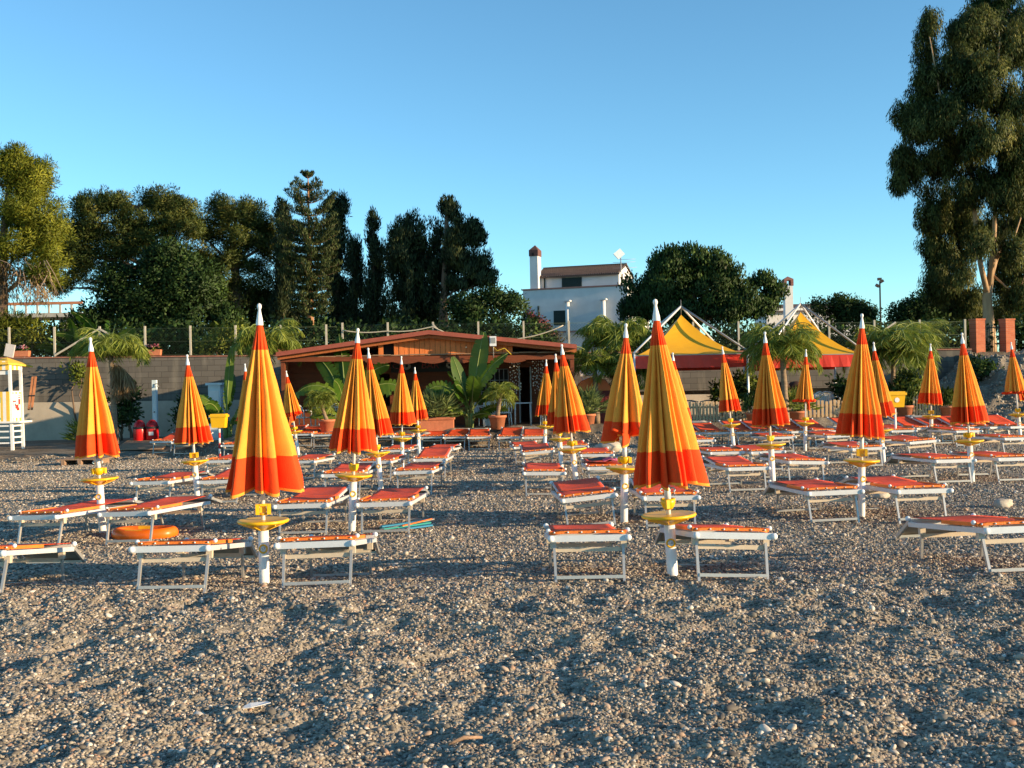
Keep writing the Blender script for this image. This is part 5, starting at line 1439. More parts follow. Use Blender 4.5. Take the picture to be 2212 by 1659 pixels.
tree('umbrella_pine', 'rusty olive pine between the flat-topped pine and the first cypress', 'tree', 57, [(520, 760), (512, 660), (508, 580), (500, 500)],
     [(430, 470, 36, 30, 45), (470, 455, 40, 26, 50), (520, 462, 45, 26, 55), (562, 475, 30, 30, 40), (440, 515, 45, 30, 50), (500, 515, 55, 32, 70), (555, 520, 34, 36, 45), (470, 560, 50, 24, 45), (540, 565, 40, 28, 40), (560, 610, 30, 35, 30), (575, 660, 22, 40, 26), (420, 545, 45, 34, 46), (480, 600, 50, 30, 40), (520, 640, 50, 34, 40), (430, 595, 40, 30, 34), (585, 520, 20, 50, 34)],
     21, PINE_D, 'out', 0.30, 0.06, 60, 0.42, 0.75, tr=(0.36, 0.14), spread=0.22, base=0.5)
tree('broadleaf_tree', 'large dark green leafy tree in front of the flat-topped pine at left', 'tree', 50, [(350, 770), (345, 700), (350, 640)],
     [(350, 580, 60, 38, 60), (300, 620, 60, 38, 60), (400, 620, 60, 40, 60), (270, 660, 55, 35, 50), (340, 660, 70, 38, 60), (420, 670, 65, 40, 60), (480, 690, 45, 32, 40), (300, 700, 70, 30, 50), (390, 705, 70, 30, 50), (390, 585, 45, 34, 50), (250, 610, 36, 30, 36), (440, 610, 40, 36, 44), (210, 690, 50, 30, 36), (360, 548, 40, 22, 30)],
     31, BROAD, 'out', 0.26, 0.15, 34, 0.6, 1.0, base=0.33, spread=0.16)
cyp = dict(mat=CYP, mode='up', L=0.34, W=0.075, per=50, r=0.42, inner=0.35, sq=(0.7, 0.7, 1.5), limbs=False, spread=0.2, base=0.38, group='dark cypresses behind the bar')
def cypress(label, u, v0, v1, w_, seed, Y=56, extra=(), dens=1.0):
    H = v1 - v0; lobes = []; rng = random.Random(seed); n = max(6, int(H / 24))
    for i in range(n):
        f = (i + .5) / n; ww = w_ * (0.42 + 0.6 * math.sin(min(1, f * 1.25) * math.pi * .62)) * rng.uniform(.82, 1.1)
        lobes.append((u + rng.uniform(-.12, .12) * w_, v0 + f * H, ww, H / n * .85, int(9 * dens * (0.5 + ww / 30))))
    return tree('cypress_tree', label, 'tree', Y, [(u, 770), (u, v1 - 10), (u, v0 + .6 * H), (u, v0 + 12)], list(extra) + lobes, seed, tr=(.22, .05), **cyp)
cypress('slim ragged cypress just left of the tiered conifer', 612, 448, 700, 30, 41)
cypress('cypress with paired tips just right of the tiered conifer', 728, 440, 715, 34, 42, 58, [(742, 448, 14, 22, 10), (716, 455, 14, 16, 8)])
cypress('slender rounded-top cypress standing alone between two wider ones', 806, 470, 715, 25, 43)
cypress('broad dark cypress mass left of the irregular conifer', 880, 468, 712, 50, 44, 55, [(925, 520, 42, 40, 36), (935, 590, 42, 60, 46), (925, 660, 46, 46, 40), (855, 560, 30, 60, 24)], 1.2)
cypress('short dark cypress filling the gap right of the tiered conifer', 765, 520, 715, 30, 45, 57)
tree('conifer_tree', 'irregular dark conifer with branches sweeping up to the right', 'tree', 54, [(955, 770), (958, 660), (962, 560), (966, 445)],
     [(968, 450, 20, 18, 16), (975, 478, 22, 18, 18), (985, 515, 36, 24, 30), (1015, 500, 22, 20, 16), (1030, 522, 16, 14, 10), (990, 560, 34, 26, 28), (960, 600, 26, 40, 26), (1015, 585, 30, 14, 14), (1038, 570, 18, 16, 10), (1040, 605, 20, 14, 10), (1055, 605, 12, 12, 6), (1000, 618, 30, 10, 10)],
     51, CYP, 'up', 0.36, 0.08, 50, 0.42, 1.15, tr=(.28, .07), base=0.45, spread=0.2)
tree('broadleaf_tree', 'dark leafy mass filling in under the rusty olive pine and cypresses', 'tree', 59, [(540, 770), (540, 720)],
     [(500, 660, 50, 46, 50), (560, 670, 45, 44, 44), (620, 690, 40, 34, 34), (520, 710, 60, 30, 40), (700, 705, 50, 26, 30), (780, 700, 50, 30, 30), (850, 705, 60, 26, 34), (930, 700, 60, 34, 40)], 32, BROAD, 'out', 0.26, 0.15, 34, 0.6, 1.0, base=0.3, spread=0.16)
def norfolk():
    Y = 51; O = at(672, 760, Y); O.z = ZU
    t = thing('norfolk_pine', 'tall tiered conifer with upswept whorled branches, tallest behind the bar', 'tree', O)
    top = at(672, 378, Y).z - ZU; k = Y / F
    MB().tube([(0, 0, -.3), (0, 0, top * .5), (.02, 0, top)], [.22, .13, .02], 10).build('trunk', M('reddish_bark', (.30, .16, .08), .9, .3, 5), t)
    f = Fol(61); rng = f.rng; m = MB()
    v = 384
    while v < 690:
        z = at(672, v, Y).z - ZU; d = (v - 378)
        ln = k * min(66, 8 + d * .68) * (1 if v < 600 else .7); nb = 5 if d < 120 else 7
        ph = rng.uniform(0, 6)
        for b in range(nb):
            a = ph + b * 2 * math.pi / nb + rng.uniform(-.15, .15); l = ln * rng.uniform(.8, 1.06)
            rise = (0.55 if v < 470 else 0.32 if v < 540 else 0.12) + rng.uniform(-.06, .06)
            pt = lambda q: np.array([math.cos(a) * l * q, math.sin(a) * l * q, z + l * rise * q ** 1.6 - .06 * l * math.sin(q * math.pi)])
            P = [pt(q) for q in np.linspace(0, 1, 10)]
            m.tube(P, [.03 * (1 - .7 * q) for q in np.linspace(0, 1, 10)], 5)
            for q in np.linspace(.30, 1, max(3, int(l / .13))):
                c = pt(q) + np.array([0, 0, .05]); wd = (.05 if v < 470 else .09) + .16 * math.sin(min(1, q * .9) * math.pi) * min(1, l)
                f.clusters(c[None], wd, 44, .15, .034, 'up', .42, .15, (1.3, 1.3, .75))
        v += 27 if v < 490 else 17
    m.build('branches', BARK, t); f.build('crown', NORF, t)
norfolk()
tree('broadleaf_tree', 'low dark round tree left of the white house', 'tree', 52, [(1060, 770), (1062, 720), (1065, 690)],
     [(1010, 665, 45, 30, 40), (1060, 655, 45, 30, 45), (1105, 668, 36, 28, 34), (1040, 695, 60, 30, 40), (1100, 705, 45, 28, 30)], 71, BROAD, 'out', .24, .13, 34, .55, 1.0, base=.34, spread=.15)
tree('bougainvillea', 'reddish flowering creeper at the left foot of the white house', 'shrub', 50, [(1165, 760), (1163, 740)], [(1165, 705, 26, 16, 16), (1185, 722, 26, 12, 14), (1150, 690, 14, 14, 8), (1200, 735, 18, 8, 8)], 72, REDL, 'rand', .2, .12, 30, .4, base=.45)
tree('broadleaf_tree', 'big dense dark leafy tree right of the white house', 'tree', 56, [(1500, 770), (1500, 700), (1495, 640), (1490, 580)],
     [(1440, 575, 45, 30, 46), (1490, 565, 45, 28, 50), (1545, 580, 45, 32, 50), (1590, 605, 40, 30, 42), (1640, 620, 36, 24, 36), (1672, 632, 18, 14, 12), (1395, 600, 36, 24, 34), (1375, 625, 26, 18, 24), (1450, 620, 60, 38, 70), (1530, 630, 62, 40, 70), (1600, 655, 60, 30, 60), (1400, 655, 45, 30, 50), (1370, 670, 30, 24, 26), (1470, 675, 70, 30, 60), (1550, 685, 65, 26, 46), (1645, 665, 34, 22, 26)],
     81, BROAD, 'up', .30, .13, 40, .55, 1.0, tr=(.35, .12), base=.38, spread=.17, inner=.5)
tree('broadleaf_tree', 'rounded dark bush tree right of the right yellow tent', 'tree', 60, [(1815, 740), (1815, 700)], [(1780, 668, 32, 24, 34), (1820, 662, 36, 24, 40), (1855, 675, 28, 20, 26), (1800, 690, 50, 20, 30), (1870, 692, 26, 14, 14), (1880, 680, 12, 10, 6)], 82, BROAD, 'out', .24, .12, 34, .5, base=.36, spread=.15)
tree('broadleaf_tree', 'dark hedge-like tree clump left of the eucalyptus trunk', 'tree', 58, [(2010, 740), (2010, 700)], [(1950, 680, 26, 26, 26), (1985, 665, 30, 30, 34), (2030, 655, 36, 36, 46), (2000, 700, 50, 24, 34), (2070, 680, 36, 40, 44), (2130, 690, 40, 40, 40), (2190, 690, 40, 60, 50), (1940, 705, 24, 16, 14)], 83, BROAD, 'out', .25, .13, 34, .55, base=.38, spread=.18)
# eucalyptus at the right
def eucalyptus():
    Y = 48; k = Y / F
    tr = [(2140, 770), (2136, 700), (2132, 640), (2140, 590)]
    O = at(2140, 760, Y); O.z = ZU
    t = thing('eucalyptus_tree', 'huge eucalyptus with pale forked trunks at the right edge', 'tree', O)
    m = MB(); P = lambda pts: [at(u, v, Y + dy) - O for u, v, dy in pts]
    m.tube(P([(2142, 790, 0), (2136, 700, 0), (2132, 645, 0), (2138, 600, 0)]), [.30, .24, .2, .17], 10)
    for pts, r0, r1 in (([(2138, 602, 0), (2150, 560, .3), (2168, 520, .6), (2180, 470, 1), (2185, 330, 1.2)], .15, .05), ([(2134, 640, 0), (2118, 570, -.3), (2108, 500, -.4), (2100, 380, -.6), (2085, 250, -.6), (2075, 120, -.4)], .14, .04),
                        ([(2136, 625, 0), (2146, 540, -.6), (2150, 450, -.9), (2160, 360, -1), (2150, 200, -.8), (2160, 80, -.4)], .13, .04), ([(2118, 570, -.3), (2090, 510, .8), (2050, 460, 1.2), (1990, 430, 1.2), (1955, 395, .6)], .06, .015),
                        ([(2150, 560, .3), (2185, 530, -.5), (2205, 470, -1)], .08, .03), ([(2100, 380, -.6), (2060, 300, -1), (2030, 200, -1), (2008, 80, -.8)], .08, .02), ([(2140, 590, .2), (2196, 640, -.6), (2230, 560, -.6)], .06, .03)):
        m.tube(P(pts), [r0 + (r1 - r0) * i / (len(pts) - 1) for i in range(len(pts))], 8)
    m.build('trunk', EBARK, t)
    f = Fol(91)
    for u, v, ru, rv, n, dy in ((2005, 55, 20, 28, 22, 0), (2000, 110, 30, 40, 38, 0), (2000, 175, 28, 45, 36, 0), (2005, 250, 45, 50, 60, 0), (1985, 275, 36, 28, 26, -.5), (1955, 245, 24, 18, 12, 0), (1950, 340, 24, 24, 20, 0), (1965, 375, 30, 30, 26, 0), (1940, 395, 16, 18, 10, 0),
                               (2075, 75, 36, 36, 40, 0), (2110, 60, 45, 40, 50, 0), (2180, 100, 60, 50, 70, 0), (2060, 150, 45, 60, 60, -.5), (2130, 180, 60, 70, 90, -1), (2200, 220, 50, 80, 80, -1), (2060, 260, 55, 60, 70, -.8), (2130, 310, 60, 60, 80, -1.2), (2210, 330, 50, 60, 70, -1), (2030, 340, 55, 50, 60, 0), (2090, 390, 60, 50, 70, -.5), (2180, 410, 55, 50, 60, -.8),
                               (2010, 420, 40, 34, 34, .3), (2030, 470, 30, 40, 26, .5), (2075, 470, 50, 45, 50, .6), (2140, 490, 40, 34, 28, .8), (2210, 480, 36, 50, 36, .5), (2040, 540, 24, 40, 22, .6), (2080, 550, 40, 40, 34, .8), (2020, 580, 20, 34, 18, .6), (2060, 610, 36, 30, 28, .8), (2100, 640, 30, 34, 22, .8), (2170, 600, 30, 40, 22, 1), (2215, 590, 30, 60, 30, .8), (2010, 530, 18, 40, 20, .8), (2030, 620, 34, 44, 34, 1), (2085, 660, 44, 34, 34, 1.2), (2170, 660, 40, 36, 30, 1.2), (2110, 520, 30, 30, 22, -.6), (2190, 540, 34, 40, 30, -.5), (2070, 590, 26, 30, 20, -.6), (2160, 570, 20, 30, 14, .9), (2005, 465, 24, 30, 22, .2), (2200, 640, 30, 34, 24, -.4)):
        c, rad = lobe(u, v, ru, rv, Y + dy * 2, 45)
        cen = gaps(f.shell(c, rad, int(n * 2.2), .4), 9, 0.8, -0.19)
        f.clusters(cen, .36, 95, .20, .034, 'down', .45, .22, (.75, .75, 1.35))
    f.build('crown', EUC, t, O)
    tree('eucalyptus_tree', 'darker eucalyptus crown reaching in from the top right corner', 'tree', 60, [(2260, 770), (2250, 400), (2200, 60)],
         [(2120, 10, 22, 24, 16), (2150, 30, 30, 26, 26), (2190, 20, 40, 40, 44), (2150, -20, 50, 40, 40), (2220, 60, 30, 30, 30), (2110, 40, 10, 14, 5), (2260, 60, 60, 60, 60), (2320, 120, 60, 70, 60), (2270, 170, 60, 60, 50), (2330, 260, 60, 60, 50), (2290, 350, 60, 60, 50), (2330, 450, 60, 60, 44), (2290, 560, 50, 60, 44)], 92, BROAD, 'down', .34, .07, 46, .5, bark=EBARK, base=.25, spread=.14)
eucalyptus()

# hedge and shrubs behind the fence
def shrubs(name, label, cat, Y, lobes, seed, mat, L=.16, W=.08, per=30, r=.3, mode='out', zb=None, base=.45, group=None, dens=1.0):
    u = sum(l[0] for l in lobes) / len(lobes); O = at(u, 760, Y); O.z = gz(O.x, Y, True) if zb is None else zb
    t = thing(name, label, cat, O, 0, group); f = Fol(seed); m = MB()
    for i, (u, v, ru, rv, n) in enumerate(lobes):
        c, rad = lobe(u, v, ru, rv, Y); cen = f.shell(c, rad, max(3, int(n * dens)), .35); f.clusters(cen, r, per, L, W, mode, base, .2)
        limb(m, (c[0] - O.x, 0, -.1), Vector(c) - O, .05, .015, seed + i)
    m.build('stems', BARK, t); f.build('foliage', mat, t, O)
    return t
for i, (a, b, top, lab, mt, yy) in enumerate(((-40, 180, 712, 'green hedge stretch behind the far left end of the fence', SHRUB, 43.5), (180, 440, 716, 'dark hedge stretch behind the fence left of the bar', BROAD, 44), (430, 640, 720, 'mid-green hedge stretch behind the fence at the bar\'s left corner', SHRUB, 43.2), (600, 860, 712, 'dark hedge stretch behind the fence over the left half of the bar roof', BROAD, 44),
                                       (840, 1180, 708, 'dark hedge stretch behind the fence over the right half of the bar roof', BROAD, 44.5), (1340, 1660, 722, 'dark hedge stretch behind the left yellow tent', BROAD, 44), (1640, 1900, 716, 'dark hedge stretch behind the right yellow tent', BROAD, 44.5), (1890, 2110, 716, 'green hedge stretch behind the fence left of the brick pillars', SHRUB, 44), (2190, 2330, 700, 'dark hedge right of the brick pillars', BROAD, 43.5))):
    rng = random.Random(i); lb = []
    u = a
    while u < b:
        lb.append((u, top + 22 + rng.uniform(-8, 8), 30, 34 + rng.uniform(-6, 8), 15)); lb.append((u + 15, top + 52, 30, 26, 8)); u += 30
    shrubs('hedge', lab, 'hedge', yy, lb, 200 + i, mt, .2, .11, 26, .42, base=.4, group='hedges behind the fence')
shrubs('olive_shrub', 'sunlit yellow-green shrub over the wall at the fence left of the bar', 'shrub', 41.7, [(470, 738, 44, 24, 30), (510, 728, 44, 32, 40), (445, 748, 26, 18, 14), (550, 745, 34, 26, 22)], 221, PALMG, .14, .05, 34, .3, zb=2.4)
shrubs('sand_shrub', 'sunlit spiky tree crown over the far left of the fence', 'shrub', 43, [(20, 705, 40, 22, 24), (65, 712, 34, 18, 20), (-25, 715, 40, 24, 16)], 222, PINE_Y, .3, .035, 50, .4, zb=2.4)
# terrace shrubs
for i, (lab, Y, lb, mt) in enumerate((
    ('dense dark shrub right of the leftmost tall palm trunk, beside the red floats', 38.6, [(262, 860, 24, 22, 22), (280, 890, 26, 26, 24), (255, 905, 22, 18, 14), (285, 850, 18, 18, 10)], BROAD),
    ('dark shrub in the shade behind the umbrella next to the red and white bin post', 38.4, [(412, 880, 26, 30, 24), (430, 900, 26, 24, 20), (395, 900, 20, 20, 12)], BROAD),
    ('leafy shrub behind the umbrella in the gap between the yellow tents', 34.0, [(1600, 830, 26, 28, 26), (1635, 850, 26, 30, 24), (1590, 865, 24, 24, 18), (1555, 850, 14, 20, 10)], SHRUB),
    ('small dark shrub at the right end of the right tent', 34.6, [(1815, 835, 16, 16, 10), (1828, 850, 16, 18, 10)], BROAD),
    ('leafy oleander right of the right yellow bin', 33.8, [(1965, 830, 30, 26, 26), (1985, 855, 26, 26, 22), (1955, 870, 26, 22, 18), (1945, 845, 20, 20, 12)], SHRUB),
    ('low shrub at the foot of the rubble slope behind the slatted fence', 35.5, [(2040, 860, 18, 14, 8), (2052, 880, 14, 12, 6)], SHRUB),
    ('dark scrub patch on the rubble slope below the brick pillars', 38.5, [(2110, 790, 24, 16, 12), (2135, 800, 26, 14, 12), (2090, 835, 18, 8, 6)], BROAD),
    ('dark shrub beside the orange booth right of the bar', 36.2, [(1310, 850, 16, 24, 12), (1255, 870, 14, 20, 10), (1330, 870, 18, 24, 12)], BROAD),
    ('grassy tuft trailing over the wall behind the leftmost umbrella', 40.5, [(160, 800, 22, 10, 8), (175, 815, 16, 12, 8)], PALMG))):
    shrubs('terrace_shrub', lab, 'shrub', Y, lb, 240 + i, mt, .15, .07, 26, .26, group='shrubs on the bar terrace')

# ------------------------------------------------------------------ palms
def frond(f, m, base, az, el, L_, droop, leaf, lw, nl=34, tint=.5, hang=.55, twist=0.0):
    """feather frond: rachis arching under gravity with leaflets on both sides"""
    base = np.array(base, float); P = []; p = base.copy(); e = el; st = L_ / 14
    d = np.array([math.cos(az), math.sin(az)])
    for i in range(15):
        P.append(p.copy()); p = p + st * np.array([d[0] * math.cos(e), d[1] * math.cos(e), math.sin(e)]); e -= droop / 14 * (0.5 + i / 10)
    P = np.array(P)
    if m is not None: m.tube(P, [.020 * (1 - .8 * i / 14) * L_ for i in range(15)], 5)
    s = np.linspace(.14, 1, nl) * 14; i0 = np.clip(s.astype(int), 0, 13); pos = P[i0] + (P[i0 + 1] - P[i0]) * (s - i0)[:, None]
    tan = unit(P[i0 + 1] - P[i0]); side = unit(np.cross(tan, np.array([0, 0, 1.0])))
    ll = leaf * np.sin(np.clip(np.linspace(.22, 1.02, nl), 0, 1) * math.pi) ** .6 + .05
    for sg in (-1, 1):
        ax = side * sg + tan * .75 + np.array([0, 0, -hang]) + f.rng.normal(size=(nl, 3)) * .16
        V, Q = leaves(pos, ax, ll, lw, f.rng); f.V.append(V); f.T.append(np.repeat(np.clip(tint + .16 * f.rng.normal(size=nl), 0, 1), 4))

def palm(name, label, Y, foot, crown, nf, L_, leaf, seed, lw=.035, droop=1.7, el=(0.1, 1.35), tr=(.10, .07), mat=PALMG, dry=0, lean=0.0, pot=None, cat='palm', nl=34, tint=.5, hang=.55):
    a, c = at(*foot, Y), at(*crown, Y); zb = gz(a.x, Y, True); O = Vector((a.x, Y, zb))
    t = thing(name, label, cat, O)
    base = 0.0
    if pot: base = pot_mesh(t, *pot)
    C = c - O
    n = 8; pts = [Vector((0, 0, base)) + (C - Vector((0, 0, base))) * (i / n) + Vector((lean * math.sin(i / n * math.pi), 0, 0)) for i in range(n + 1)]
    MB().tube(pts, [tr[0] + (tr[1] - tr[0]) * i / n + (.012 if i % 2 else 0) for i in range(n + 1)], 10).build('trunk', PBARK, t)
    f = Fol(seed); m = MB(); rng = random.Random(seed)
    for i in range(nf):
        az = i * 2.399 + rng.uniform(-.3, .3); e = el[0] + (el[1] - el[0]) * (i / max(1, nf - 1)) ** .8
        frond(f, m, C, az, e, L_ * rng.uniform(.8, 1.1), droop * rng.uniform(.75, 1.2), leaf, lw, nl, tint + rng.uniform(-.12, .12), hang)
    m.build('frond_stalks', SHRUBST, t); f.build('fronds', mat, t)
    if dry:
        f = Fol(seed + 1)
        for i in range(dry): frond(f, None, C - Vector((0, 0, .1)), dry_az + rng.uniform(-.5, .5), rng.uniform(-1.3, -.6), L_ * .8, .7, leaf, lw, nl, .5, .7)
        f.build('dry_fronds', DRYF, t)
    return t
dry_az = 0.1
SHRUBST = M('green_stalk', (.16, .20, .05), .6, .2, 6)

def pot_mesh(t, r, h, square=False):
    if square:
        MB().box((0, 0, h / 2), (r * 2, .40, h), 0, None, 1.0).box((0, 0, h - .03), (r * 2 + .07, .47, .07)).build('planter', TERRA, t)
        MB().box((0, 0, h + .008), (r * 1.9, .34, .012)).build('soil', SOIL, t)
    else:
        MB().lathe([(0, 0), (r * .72, 0), (r * .95, h * .84), (r * 1.06, h * .84), (r * 1.06, h), (r * .94, h), (r * .9, h * .9), (0, h * .9)], 24).build('pot', TERRA, t)
        MB().lathe([(0, h * .93), (r * .92, h * .93)], 20).build('soil', SOIL, t)
    return h * .9

palm('queen_palm', 'tall palm with brown dead fronds behind the leftmost umbrella', 36.5, (250, 940), (240, 770), 36, 1.6, .65, 301, .030, 2.5, (0.75, 1.5), (.10, .07), dry=9, hang=.9, nl=44)
palm('queen_palm', 'feathery palm drooping by the left corner of the bar, right of the wide umbrella', 34.6, (588, 925), (578, 755), 30, 1.65, .5, 302, .03, 2.7, (0.6, 1.5), hang=.95, nl=44)
palm('queen_palm', 'palm just right of the bar roof, leftmost of the middle palm clump', 34.8, (1290, 920), (1285, 800), 26, 1.35, .45, 303, .026, 2.3, (.5, 1.5), hang=.9, nl=46)
palm('queen_palm', 'tallest palm of the middle clump, in front of the white house corner', 35.6, (1325, 920), (1330, 745), 36, 1.7, .62, 304, .032, 2.3, (.5, 1.5), hang=.9, nl=46)
palm('queen_palm', 'palm of the middle clump behind the umbrella with the bunched hem', 34.6, (1368, 920), (1372, 810), 26, 1.4, .48, 305, .026, 2.3, (.4, 1.5), hang=.9, nl=46, tint=.4)
palm('queen_palm', 'young palm in front of the gap between the yellow tents', 31.9, (1700, 920), (1690, 765), 40, 1.5, .58, 306, .028, 2.0, (.25, 1.52), hang=.8, nl=40)
palm('queen_palm', 'tall palm with thin pale trunk above the right yellow bin', 36.0, (1928, 915), (1930, 770), 46, 1.95, .72, 307, .034, 2.0, (.25, 1.52), (.09, .055), hang=.85, nl=44)
palm('queen_palm', 'arching palm fronds over the wall left of the brick pillars', 42.2, (1985, 770), (1975, 735), 24, 1.8, .55, 308, .028, 2.3, (.3, 1.4), hang=.8, nl=40)
palm('date_palm', 'small date palm in a round pot left of the tall umbrella before the bar', 32.4, (707, 936), (694, 865), 34, .62, .22, 311, .014, 1.9, (-.3, 1.4), (.055, .045), pot=(.25, .42), lean=-.03, nl=30)
palm('date_palm', 'small date palm in a round pot right of the big banana plant', 32.4, (1075, 930), (1082, 848), 34, .66, .22, 312, .014, 1.9, (-.3, 1.4), (.06, .05), pot=(.26, .42), nl=30)

def fan_palm(label, Y, foot, pot, seed, size=.75, n=34, mat=PALMB):
    a = at(*foot, Y); zb = gz(a.x, Y, True)
    t = thing('fan_palm', label, 'palm', (a.x, Y, zb)); h = pot_mesh(t, *pot) if pot else 0
    f = Fol(seed); m = MB(); rng = random.Random(seed)
    for i in range(n):
        az = i * 2.399; el = .15 + 1.25 * (i / n); l = size * rng.uniform(.6, 1.0)
        d = np.array([math.cos(az) * math.cos(el), math.sin(az) * math.cos(el), math.sin(el)]); b = np.array([0, 0, h]); p = b + d * l * .62
        m.tube([b, b + d * l * .35, p], [.012, .010, .007], 5)
        side = unit(np.cross(d, np.array([0, 0, 1.0]))); up = np.cross(side, d)
        q = np.linspace(-1.25, 1.25, 15)
        ax = np.cos(q)[:, None] * d + np.sin(q)[:, None] * side + .12 * up * rng.uniform(-1, 1)
        V, Q = leaves(np.repeat(p[None], 15, 0), ax, l * .45, .035, f.rng); f.V.append(V); f.T.append(np.repeat(np.clip(.5 + .2 * f.rng.normal(size=15), 0, 1), 4))
    m.build('leaf_stalks', SHRUBST, t); f.build('fan_leaves', mat, t)
fan_palm('fan palm in a rectangular terracotta planter right of the two umbrellas before the bar sign', 32.4, (943, 930), (.52, .40, True), 321, 1.0, 44)
fan_palm('fan palm in a round pot right of the clustered umbrellas', 32.4, (1270, 926), (.24, .40), 322, .95, 38)
fan_palm('green fan palm in a pot left of the umbrella with rolled-up hem', 32.2, (1722, 915), (.25, .36), 323, .85, 34, PALMG)
fan_palm('spiky green plant at the wall base left of the leftmost umbrella', 37.8, (178, 935), None, 324, 1.0, 30, PALMG)

def potted(label, Y, u, v, r, h, seed, mat=SHRUB, vh=.55):
    a = at(u, v, Y); zb = gz(a.x, Y, True)
    t = thing('potted_shrub', label, 'potted plant', (a.x, Y, zb), 0, 'potted shrubs'); b = pot_mesh(t, r, h)
    f = Fol(seed); cen = f.shell((0, 0, b + vh * .6), (r * 1.3, r * 1.3, vh * .6), 30, .2); f.clusters(cen, .12, 22, .11, .045, 'up', .5); f.build('foliage', mat, t)
potted('terracotta pot with leafy plant below the oleander right of the right yellow bin', 32.6, 1955, 916, .25, .42, 331)
potted('terracotta pot with small plant right of the slatted bamboo fence', 32.4, 2048, 914, .22, .38, 332, vh=.4)
potted('wide dark pot with plant in front of the picket fence below the left tent', 32.3, 1630, 916, .26, .32, 333, BROAD, .5)

def flower_box(u, v, label, seed, Y=WY):
    a = at(u, v, Y); t = thing('flower_box', label, 'flower box', (a.x, Y - .02, zt(a.x) + .06), 0, 'flower boxes on the wall')
    MB().box((0, 0, .11), (.62, .22, .22), 0, None, 1.06).build('trough', TERRA, t)
    f = Fol(seed); cen = f.shell((0, 0, .28), (.32, .13, .12), 24, .2); f.clusters(cen, .07, 14, .07, .04, 'rand', .45); f.build('leaves', SHRUB, t)
    f = Fol(seed + 1); cen = f.shell((0, -.03, .36), (.32, .13, .08), 26, .2); f.clusters(cen, .03, 9, .045, .045, 'rand', .6, .3); f.build('flowers', leaf_mat('pink_white_petals%d' % seed, (.55, .10, .16), (.85, .80, .80), .2), t)
flower_box(46, 766, 'terracotta flower box with pink and white blooms on the wall above the lifeguard tower', 341)
flower_box(330, 762, 'terracotta flower box with pink blooms on the wall behind the leftmost palm', 343)
flower_box(620, 752, 'terracotta flower box with dark pink blooms at the left end of the bar roof', 345)

# ------------------------------------------------------------------ banana plants
def banana_leaf(m, tl, base, az, el, L_, W, droop, split, rng, stalk=.3):
    base = np.array(base, float); d = np.array([math.cos(az), math.sin(az), 0.0]); p = base.copy(); e = el; P = []; N = 18; st = L_ / N
    for i in range(N + 1):
        P.append(p.copy()); p = p + st * (d * math.cos(e) + np.array([0, 0, math.sin(e)])); e -= droop / N * (0.3 + 1.4 * i / N)
    P = np.array(P); k0 = int(stalk * N)
    V = []; Fs = []; T = []
    side0 = np.array([-d[1], d[0], 0]); ph = rng.choice((-1, 1)) * rng.uniform(.45, 1.25)
    for i in range(k0, N):
        a, b = P[i], P[i + 1]; tan = unit(b - a); s = side0; up = np.cross(s, tan)
        s = s * math.cos(ph) + up * math.sin(ph)
        f0, f1 = (i - k0) / (N - k0), (i + 1 - k0) / (N - k0)
        w0, w1 = W * math.sin(math.pi * min(1, f0 * .92 + .06)) ** .55, W * math.sin(math.pi * min(.985, f1 * .92 + .06)) ** .55
        for sg in (-1, 1):
            dr = rng.uniform(0, split); gap = .02 if split < .1 else .25
            o = len(V); lift = up * .12
            V += [a, b, b + (s * sg + lift) * w1 * .55 + tan * .1 * w1, a + (s * sg + lift) * w0 * .55 + tan * .1 * w0]
            V += [b + (s * sg * 1.0 + lift * 0.3) * w1 - np.array([0, 0, dr * w1]) + tan * .22 * w1 - tan * st * gap, a + (s * sg * 1.0 + lift * 0.3) * w0 - np.array([0, 0, dr * w0]) + tan * .22 * w0 + tan * st * gap * .3]
            Fs += [(o, o + 1, o + 2, o + 3), (o + 3, o + 2, o + 4, o + 5)]
            T += [min(1, max(0, tl + rng.uniform(-.06, .06)))] * 6
    return V, Fs, T, P
def banana(name, label, Y, foot, leaves_, seed, height=None, zb=None):
    a = at(*foot, Y); z = gz(a.x, Y, True) if zb is None else zb
    O = Vector((a.x, Y, z)); t = thing(name, label, 'banana plant', O); rng = random.Random(seed)
    V = []; Fs = []; T = []; m = MB()
    for az, el, L_, W, dr, sp, bz, tl in leaves_:
        v, f, tt, P = banana_leaf(None, tl, (rng.uniform(-.12, .12), rng.uniform(-.1, .1), bz), az, el, L_, W, dr, sp, rng)
        o = len(V); V += v; T += tt; Fs += [[o + q for q in g] for g in f]
        m.tube(P, [.035 * (1 - .75 * i / (len(P) - 1)) for i in range(len(P))], 6)
        m.tube([(P[0][0] * .5, P[0][1] * .5, -.1), P[0]], [.06, .04], 7)
    link('leaf_blades', np_mesh('leaf_blades', np.array(V), np.array(Fs), BAN, np.array(T), True), t)
    m.build('leaf_stalks', SHRUBST, t)
P2 = math.pi
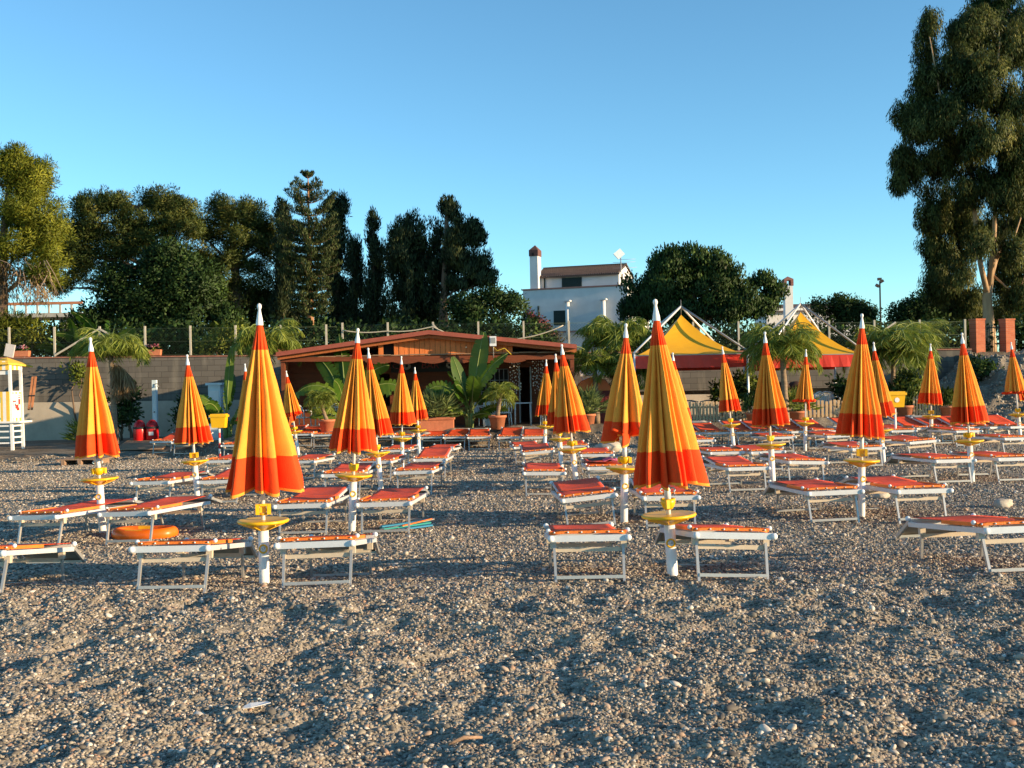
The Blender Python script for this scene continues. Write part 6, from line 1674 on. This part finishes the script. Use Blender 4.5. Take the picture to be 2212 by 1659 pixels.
banana('banana_plant', 'big upright banana plant with paddle leaves before the bar, left of the door', 33.0, (1015, 925),
       [(0.9, 1.3, 1.7, .30, .9, .1, .5, .65), (2.3, 1.25, 1.6, .30, 1.0, .1, .5, .45), (4.9, 1.3, 1.3, .28, .8, .1, .5, .6), (4.2, 1.05, 1.3, .26, 1.2, .2, .4, .5), (0.3, 1.45, 2.5, .30, .15, .05, .5, .75), (2.8, 1.35, 1.8, .22, .2, .05, .5, .5), (0.05, 1.3, 2.2, .27, .9, .3, .5, .6), (P2, 1.25, 1.9, .26, 2.3, .2, .4, .7), (P2 + .4, 1.0, 1.5, .22, 1.6, .2, .4, .45), (.2, .95, 1.7, .24, 1.5, .3, .4, .35), (-.4, .7, 1.3, .2, 1.4, .3, .3, .55), (4.4, 1.2, 1.5, .26, 1.6, .1, .5, .3), (1.5, 1.2, 1.6, .22, .9, .2, .4, .35), (P2 - .5, .6, 1.1, .17, 1.5, .3, .3, .7), (5.2, 1.35, 1.2, .2, .4, .1, .5, .8), (3.8, .8, 1.0, .16, 1.2, .3, .3, .85), (5.8, .5, .9, .15, 1.2, .3, .3, .5)], 401)
banana('banana_plant', 'banana plant with torn sunlit fronds behind the tall umbrella left of the bar sign', 33.2, (752, 925),
       [(P2, 1.15, 2.2, .28, 2.4, .9, .5, .75), (P2 + .3, .8, 1.3, .18, 1.6, .9, .3, .85), (1.9, 1.45, 2.7, .26, .7, .2, .5, .3), (2.6, 1.35, 2.3, .26, 1.0, .2, .5, .3), (.1, 1.15, 2.0, .28, 2.0, .9, .5, .6), (-.3, 1.3, 2.2, .25, 1.4, .6, .5, .5), (4.6, 1.2, 1.8, .22, 1.3, .3, .4, .5), (P2, .45, 1.2, .18, .9, .6, .3, .8)], 402)
banana('banana_plant', 'banana clump at the left end of the bar terrace behind the left yellow bin', 34.5, (492, 925),
       [(.6, 1.5, 2.6, .14, .1, .02, .4, .7), (P2, 1.1, 1.9, .2, 1.6, .6, .4, .8), (P2 + .5, .9, 1.5, .18, 1.5, .5, .4, .4), (.2, 1.1, 1.6, .2, 1.6, .6, .4, .6), (0, .8, 1.2, .16, 1.5, .6, .3, .75), (4.5, 1.1, 1.5, .2, 1.6, .4, .4, .5), (5.2, .9, 1.3, .18, 1.5, .5, .3, .8), (3.7, .7, 1.1, .18, 1.2, .5, .3, .35), (1.5, 1.3, 2.0, .22, .8, .3, .4, .4)], 403)
for i, (u, lab, ls, sc) in enumerate(((165, 'banana plant with split leaves behind the fence, leftmost of two', 1, 1.0), (232, 'banana plant with upright leaves behind the fence above the leftmost palm', 2, 1.15))):
    rng = random.Random(60 + i)
    banana('banana_plant', lab, 43.2, (u, 765), [(k * 2.4 + i, rng.uniform(.7, 1.45), rng.uniform(1.5, 2.2) * sc, .24, rng.uniform(.6, 1.8), .35, .5, rng.uniform(.3, .75)) for k in range(11)], 410 + i, zb=2.3)

def drooper():  # unidentified dark arch, built in the form of a drooping dead plant
    p = at(1706, 915, 33.4); zb = gz(p.x, 33.4, True)
    t = thing('brown_arch', 'dark brown arched drooping thing between the right tent umbrellas', 'unidentified', (p.x, 33.4, zb))
    MB().tube([(-.05, 0, 0), (-.02, 0, .5), (0, 0, 1.0)], [.06, .05, .05], 8).build('stem', PBARK, t)
    m = MB()
    for dx, L_ in ((-.42, .62), (.4, .5), (.25, .55), (-.3, .5)):
        n = 8; pts = [(dx * math.sin(q * math.pi / 2), .04 * math.sin(9 * dx), 1.0 + .2 * math.sin(q * math.pi) - L_ * q ** 2) for q in [i / n for i in range(n + 1)]]
        m.tube(pts, [.06 + .06 * math.sin(math.pi * i / n) for i in range(n + 1)], 8)
    m.build('hanging_arcs', BROWNF, t)
drooper()
